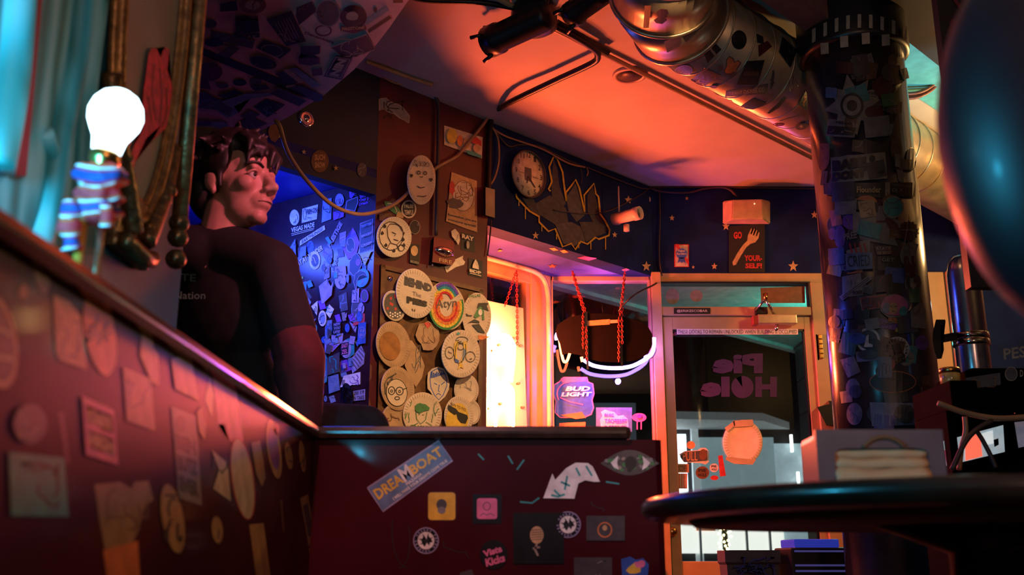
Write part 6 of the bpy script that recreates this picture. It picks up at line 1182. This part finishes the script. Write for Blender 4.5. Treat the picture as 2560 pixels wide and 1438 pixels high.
o = Cc(B(2194, 640, 2248, 676), 'k'); text(CO, 'GET', B(2204, 645, 2236, 654), C('_e'), o, .013, .02); Cc(E(2270, 640, 20, 28, -8), 'e', scr=3, sc='n', label='tan round badge with a capped figure'); o = Cc(E(2283, 708, 20, 28, -5), 'd', edge='e', sw=2.2, label='oval dark badge with a shield'); lay(CO, [(2275, 696), (2292, 696), (2290, 716), (2283, 724), (2276, 716)], C('_e'), o, 'shield', lift=.013, thick=.0002); lay(CO, B(2284, 697, 2291, 708), C('_k'), o, 'shield', lift=.0136, thick=.0002)
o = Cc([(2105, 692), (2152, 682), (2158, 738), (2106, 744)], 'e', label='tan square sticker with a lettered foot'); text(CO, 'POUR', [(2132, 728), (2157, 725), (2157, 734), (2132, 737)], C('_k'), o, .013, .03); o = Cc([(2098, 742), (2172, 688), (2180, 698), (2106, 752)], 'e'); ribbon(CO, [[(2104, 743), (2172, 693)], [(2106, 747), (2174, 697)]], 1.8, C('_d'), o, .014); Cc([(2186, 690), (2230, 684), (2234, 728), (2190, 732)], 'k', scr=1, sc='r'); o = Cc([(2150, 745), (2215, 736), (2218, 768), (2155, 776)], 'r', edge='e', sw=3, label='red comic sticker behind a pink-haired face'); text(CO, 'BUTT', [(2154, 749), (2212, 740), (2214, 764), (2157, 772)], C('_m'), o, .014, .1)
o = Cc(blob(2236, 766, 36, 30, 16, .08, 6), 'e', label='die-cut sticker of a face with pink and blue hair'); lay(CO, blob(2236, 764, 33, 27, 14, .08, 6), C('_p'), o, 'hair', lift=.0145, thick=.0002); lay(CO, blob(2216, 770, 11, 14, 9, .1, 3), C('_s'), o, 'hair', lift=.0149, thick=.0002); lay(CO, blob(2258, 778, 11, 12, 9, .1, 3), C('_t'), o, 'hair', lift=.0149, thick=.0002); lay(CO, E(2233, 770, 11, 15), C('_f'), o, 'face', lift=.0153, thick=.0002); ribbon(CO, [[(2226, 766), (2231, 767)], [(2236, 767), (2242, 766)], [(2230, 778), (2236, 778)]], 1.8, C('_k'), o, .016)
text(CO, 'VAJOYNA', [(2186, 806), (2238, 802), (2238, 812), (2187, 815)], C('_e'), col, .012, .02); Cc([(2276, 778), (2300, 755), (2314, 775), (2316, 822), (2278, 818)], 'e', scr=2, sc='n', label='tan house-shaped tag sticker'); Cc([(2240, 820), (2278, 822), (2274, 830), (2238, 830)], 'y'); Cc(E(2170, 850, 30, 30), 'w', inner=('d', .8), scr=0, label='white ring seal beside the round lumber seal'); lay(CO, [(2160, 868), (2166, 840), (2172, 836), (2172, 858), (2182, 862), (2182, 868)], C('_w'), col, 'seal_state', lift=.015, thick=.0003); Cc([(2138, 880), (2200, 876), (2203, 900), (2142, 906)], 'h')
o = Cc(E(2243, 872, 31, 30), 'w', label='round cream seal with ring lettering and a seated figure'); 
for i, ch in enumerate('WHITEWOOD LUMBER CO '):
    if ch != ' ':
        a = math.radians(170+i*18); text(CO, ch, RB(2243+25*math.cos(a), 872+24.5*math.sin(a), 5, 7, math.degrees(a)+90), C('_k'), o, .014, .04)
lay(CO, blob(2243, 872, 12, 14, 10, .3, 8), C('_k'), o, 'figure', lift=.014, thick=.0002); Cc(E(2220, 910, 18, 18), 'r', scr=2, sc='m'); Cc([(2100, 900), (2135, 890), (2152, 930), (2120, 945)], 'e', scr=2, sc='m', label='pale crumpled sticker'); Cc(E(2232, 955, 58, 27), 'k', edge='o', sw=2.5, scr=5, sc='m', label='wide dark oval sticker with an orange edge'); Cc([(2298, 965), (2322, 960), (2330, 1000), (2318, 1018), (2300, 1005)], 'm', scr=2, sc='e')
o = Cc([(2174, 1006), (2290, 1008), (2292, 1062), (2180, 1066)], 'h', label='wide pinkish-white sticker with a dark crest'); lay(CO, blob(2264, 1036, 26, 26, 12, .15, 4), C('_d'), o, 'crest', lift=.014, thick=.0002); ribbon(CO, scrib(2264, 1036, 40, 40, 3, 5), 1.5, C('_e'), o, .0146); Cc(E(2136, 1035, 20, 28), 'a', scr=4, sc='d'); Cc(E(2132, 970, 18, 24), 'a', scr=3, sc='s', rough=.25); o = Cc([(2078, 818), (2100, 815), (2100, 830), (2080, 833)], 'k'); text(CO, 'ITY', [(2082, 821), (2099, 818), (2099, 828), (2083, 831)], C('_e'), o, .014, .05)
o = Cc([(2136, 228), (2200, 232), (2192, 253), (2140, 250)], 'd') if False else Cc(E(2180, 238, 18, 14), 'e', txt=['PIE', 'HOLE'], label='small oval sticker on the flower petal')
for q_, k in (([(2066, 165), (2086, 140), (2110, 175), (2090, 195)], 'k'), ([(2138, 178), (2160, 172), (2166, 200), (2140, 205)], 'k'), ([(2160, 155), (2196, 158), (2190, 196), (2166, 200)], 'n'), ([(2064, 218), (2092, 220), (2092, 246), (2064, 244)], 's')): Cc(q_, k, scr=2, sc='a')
# ================================================================== duct stickers
def Dd(pts, col, **k): return S(DU, duct, pts, col, **k)
def cd2(x, y): return (1680+x/5.137, 80+y/5.137)
def cq(*p): return [cd2(*q_) for q_ in p]
o = Dd(cq((380, 190), (480, 60), (635, 225), (455, 400)), 'k', label='black lined sticker on the duct near the elbow'); ribbon(DU, [cq((400+i*35, 205+i*40-120), (430+i*35, 250+i*40-100)) for i in range(5)]+[cq((430+i*22, 130+i*20), (520+i*14, 270+i*15)) for i in range(4)], 2, C('e'), o, .012, 'print')
Dd(E(*cd2(862, 100), 19, 24), 'k', scr=2, sc='d', label='black oval duct sticker'); Dd(cq((1110, 170), (1230, 110), (1285, 185), (1120, 320)), 'm'); Dd(cq((1090, 20), (1170, 60), (1180, 150), (1100, 130)), 'k'); Dd(cq((1420, 60), (1610, 230), (1525, 455), (1380, 250)), 'k', scr=2, sc='d', label='black lozenge duct sticker'); o = Dd([cd2(*p) for p in ((700, 360), (735, 315), (785, 345), (800, 395), (850, 365), (880, 400), (840, 460), (800, 540), (745, 545), (690, 540), (670, 500), (700, 440))], 'o', edge='d', sw=2.5, label='orange bear-shaped duct sticker'); Dd(cq((590, 440), (655, 430), (650, 490), (600, 495)), 'd'); Dd(cq((740, 550), (800, 510), (830, 540), (760, 585)), 'd')
o = Dd(cq((965, 375), (1190, 360), (1100, 680), (830, 675)), 'k', label='dark photo sticker with forest silhouette'); ribbon(DU, [cq((930+i*14, 500+(i % 2)*20), (925+i*14, 560)) for i in range(14)], 2, C('n'), o, .012); o = Dd(cq((695, 760), (1235, 660), (1225, 790), (680, 835)), 'd', label='long dark banner sticker on the duct'); text(DU, 'TIFANY DAYLEE CO', cq((730, 775), (1190, 705), (1190, 765), (730, 815)), C('e'), o, .014, .02)
text(DU, 'suplans', cq((1300, 490), (1300, 490), (1300, 490), (1300, 490)) if False else [cd2(1240, 740), cd2(1280, 490), cd2(1338, 490), cd2(1310, 735)], C('d'), duct, .003, .06); Dd(E(*cd2(145, 505), 23, 14, -12), 'k', edge='a', sw=1.2, scr=2, sc='a', label='black round duct sticker beside the joint'); Dd(cq((245, 620), (420, 465), (630, 560), (390, 715)), 'd', scr=3, sc='n', edge='k', sw=3, label='dark framed sticker low on the duct'); Dd(cq((880, 955), (1050, 855), (1215, 915), (1040, 1000)), 'k'); Dd(cq((1220, 1040), (1340, 950), (1440, 845), (1470, 850), (1380, 970), (1250, 1050)), 'k', label='narrow curved black sticker'); Dd(E(*cd2(45, 400), 6, 4), 'd'); Dd(E(*cd2(540, 708), 9, 3.5), 'n'); o = Dd(E(*cd2(1665, 1215), 16, 8, -10), 'd'); lay(DU, star(*cd2(1660, 1215), 6), C('e'), o, 'star', lift=.013, thick=.0002); Dd(cq((1620, 930), (1720, 760), (1775, 960), (1720, 1005)), 'k', scr=2, sc='o'); Dd(E(*cd2(1370, 1190), 14, 4), 'm'); ribbon(DU, [cq((1380, 1145), (1500, 1110), (1650, 1070)), cq((1500, 600), (1520, 760)), cq((1560, 560), (1540, 730), (1590, 600), (1620, 700)), cq((650, 870), (700, 900), (760, 880), (780, 930))], 1.8, C('d'), duct, .002, 'marker_scrawl')
def Gg(k, pts, col, **kw): p_, d_, r_ = GORES[k]; GC[k] = GC.get(k) or Cyl(p_, d_, r_); return S(GC[k], duct, pts, col, **kw)
GC = {}
o = Gg(2, [(1640, 30), (1652, 22), (1668, 24), (1672, 34), (1662, 42), (1668, 50), (1656, 60), (1640, 58), (1634, 50), (1646, 42)], 'd', label='figure-eight sticker on the duct elbow'); Gg(2, [(1612, 14), (1628, 14), (1622, 70), (1608, 70)], 'k', label='black strip sticker on the duct elbow'); Gg(1, [(1660, 104), (1700, 88), (1706, 112), (1668, 132)], 'a', label='silver rectangular sticker on the elbow')
# ================================================================== hanging board stickers
def c4(x, y): return (450+x/3.195, y/3.195)
def Hh(pts, col, **k): return S(HB, board, [c4(*p) for p in pts], col, **k)
def He(cx, cy, rx, ry, rot=0): return E(cx, cy, rx, ry, rot)
Hh(He(1385, 135, 103, 92), 'k', edge='m', sw=2, label='round black sticker with a pale skull'); o = board; lay(HB, [c4(*p) for p in blob(1375, 130, 48, 38, 10, .1, 2)], C('e'), board, 'print', lift=.012, thick=.0003); Hh([(1285, 205), (1380, 235), (1480, 200), (1490, 235), (1385, 268), (1280, 245)], 'm', txt=None); text(HB, 'FIRESTONE', [c4(1295, 218), c4(1475, 210), c4(1475, 232), c4(1295, 245)], C('f'), board, .014, .02)
Hh(He(1180, 105, 95, 105), 'd', edge='a', sw=3, scr=3, sc='n', label='oval grey-rimmed sticker'); Hh([(690, 155), (890, 85), (1005, 330), (850, 370)], 'k', scr=2, sc='e', label='black coffin-shaped panel sticker'); ribbon(HB, [[c4(760+i*22, 180-i*8), c4(840+i*22, 330-i*6)] for i in range(6)], 1.3, C('e'), board, .013, 'print')
Hh([(440, 165), (625, 160), (635, 255), (450, 265)], 'k'); text(HB, 'GIRLS', [c4(440, 135), c4(625, 128), c4(628, 160), c4(440, 167)], C('k'), board, .004, .08); text(HB, 'BOYS', [c4(430, 268), c4(640, 262), c4(640, 300), c4(430, 305)], C('k'), board, .004, .08); o = Hh([(1205, 380), (1490, 275), (1560, 395), (1320, 480)], 'k', edge='e', sw=2, scr=5, sc='e', label='black rectangular sticker with a pale figure')
nq = [c4(1245, 440), c4(1375, 465), c4(1290, 640), c4(1145, 610)]; o = S(HB, board, nq, 'k', label='slanted black sticker with three block letters'); ribbon(HB, [sub(nq, .08, .08, .92, .92)+[sub(nq, .08, .08, .92, .92)[0]]], 1.6, C('e'), o, .014, 'border'); text(HB, 'NIN', [sub(nq, .25, .88, .25, .88)[0], sub(nq, .25, .12, .25, .12)[0], sub(nq, .75, .12, .75, .12)[0], sub(nq, .75, .88, .75, .88)[0]], C('e'), o, .014, .06)
Hh([(1495, 235), (1670, 120), (1690, 145), (1510, 265)], 'k', edge='e', sw=1.5); Hh([(960, 370), (1120, 365), (1115, 430), (1060, 440), (1110, 460), (1115, 510), (1040, 525), (950, 510), (945, 470), (1010, 445), (965, 430)], 'k', label='black cross-shaped lettered sticker'); text(HB, 'BIDS', [c4(950, 465), c4(1115, 460), c4(1115, 508), c4(950, 512)], C('m'), board, .016, .04)
ribbon(HB, [[c4(*p) for p in E(1145, 245, 62, 40)+[(1207, 245)]]], 4, C('m'), board, .003, 'print'); text(HB, 'Decembers', [c4(1000, 250), c4(1230, 330), c4(1225, 352), c4(995, 272)], C('m'), board, .003, .03); Hh([(150, 380), (180, 385), (1140, 760), (1140, 800), (1090, 815), (150, 430)], 'k', label='long black tape strip'); Hh([(250, 245), (600, 320), (580, 390), (250, 310)], 'd', scr=2, sc='s'); Hh([(610, 385), (670, 320), (890, 400), (800, 470)], 'k', label='black diamond sticker with an oval'); ribbon(HB, [[c4(*p) for p in E(735, 405, 85, 45, 10)+[(820, 415)]]], 2, C('a'), board, .013, 'print'); Hh(He(665, 500, 110, 50, 12), 'k', edge='a', sw=1.5, scr=2, sc='a')
Hh([(760, 590), (850, 560), (950, 655), (870, 690)], 'k'); Hh([(875, 550), (930, 540), (1125, 680), (1060, 705)], 's', label='blue slanted strip sticker'); Hh([(820, 560), (870, 550), (990, 650), (950, 665)], 'e'); Hh([(710, 745), (790, 705), (1010, 805), (950, 850)], 'k', edge='a', sw=1.2); Hh([(900, 700), (960, 685), (1110, 745), (1060, 780)], 'k'); Hh([(590, 855), (690, 790), (840, 840), (700, 940)], 'k', scr=3, sc='s', label='large dark square sticker'); Hh([(440, 1000), (560, 930), (700, 990), (540, 1050)], 'd', scr=2, sc='a'); Hh([(480, 930), (560, 880), (640, 915), (560, 960)], 'd')
Hh([(300, 765), (440, 715), (505, 745), (360, 785)], 'k'); Hh([(290, 820), (520, 750), (730, 745), (740, 765), (560, 790), (430, 850), (470, 900), (380, 945), (310, 900)], 's', label='curving blue sticker'); Hh([(115, 740), (200, 735), (420, 870), (395, 930), (300, 880), (120, 860)], 'd', scr=3, sc='s'); Hh(He(315, 1000, 70, 26, 5), 's', edge='a', sw=1.5); Hh([(110, 985), (240, 965), (250, 1010), (115, 1005)], 'd'); Hh(He(230, 575, 110, 75), 'm', scr=3, sc='n', label='round maroon sticker'); Hh([(130, 600), (210, 610), (250, 715), (130, 700)], 'm'); Hh(He(478, 660, 55, 27), 'k'); Hh(He(605, 650, 48, 24), 'd'); Hh(He(340, 685, 50, 20), 'd'); Hh([(560, 690), (690, 680), (720, 710), (600, 730)], 'k')
Hh([(300, 430), (400, 365), (480, 385), (385, 470)], 'd', scr=2, sc='n'); Hh(He(580, 40, 110, 70), 'n', inner=('e', .55), scr=2, sc='k', label='skull-and-gear sticker'); Hh([(320, 30), (450, 5), (465, 85), (320, 95)], 'k'); Hh([(930, 60), (1050, 10), (1085, 90), (950, 200), (925, 130)], 'k', scr=2, sc='n'); Hh(He(1560, 80, 14, 20), 'k'); Hh(He(240, 190, 55, 35), 'd'); Hh(He(270, 340, 75, 35), 'k'); Hh([(1700, 0), (1780, -5), (1780, 22), (1702, 24)], 'k'); Hh([(1050, 560), (1130, 540), (1140, 600), (1060, 610)], 'm'); Hh([(845, 685), (920, 672), (925, 690), (850, 702)], 'e')
for o in list(bpy.data.objects):
    if '_l' in o: del o['_l']
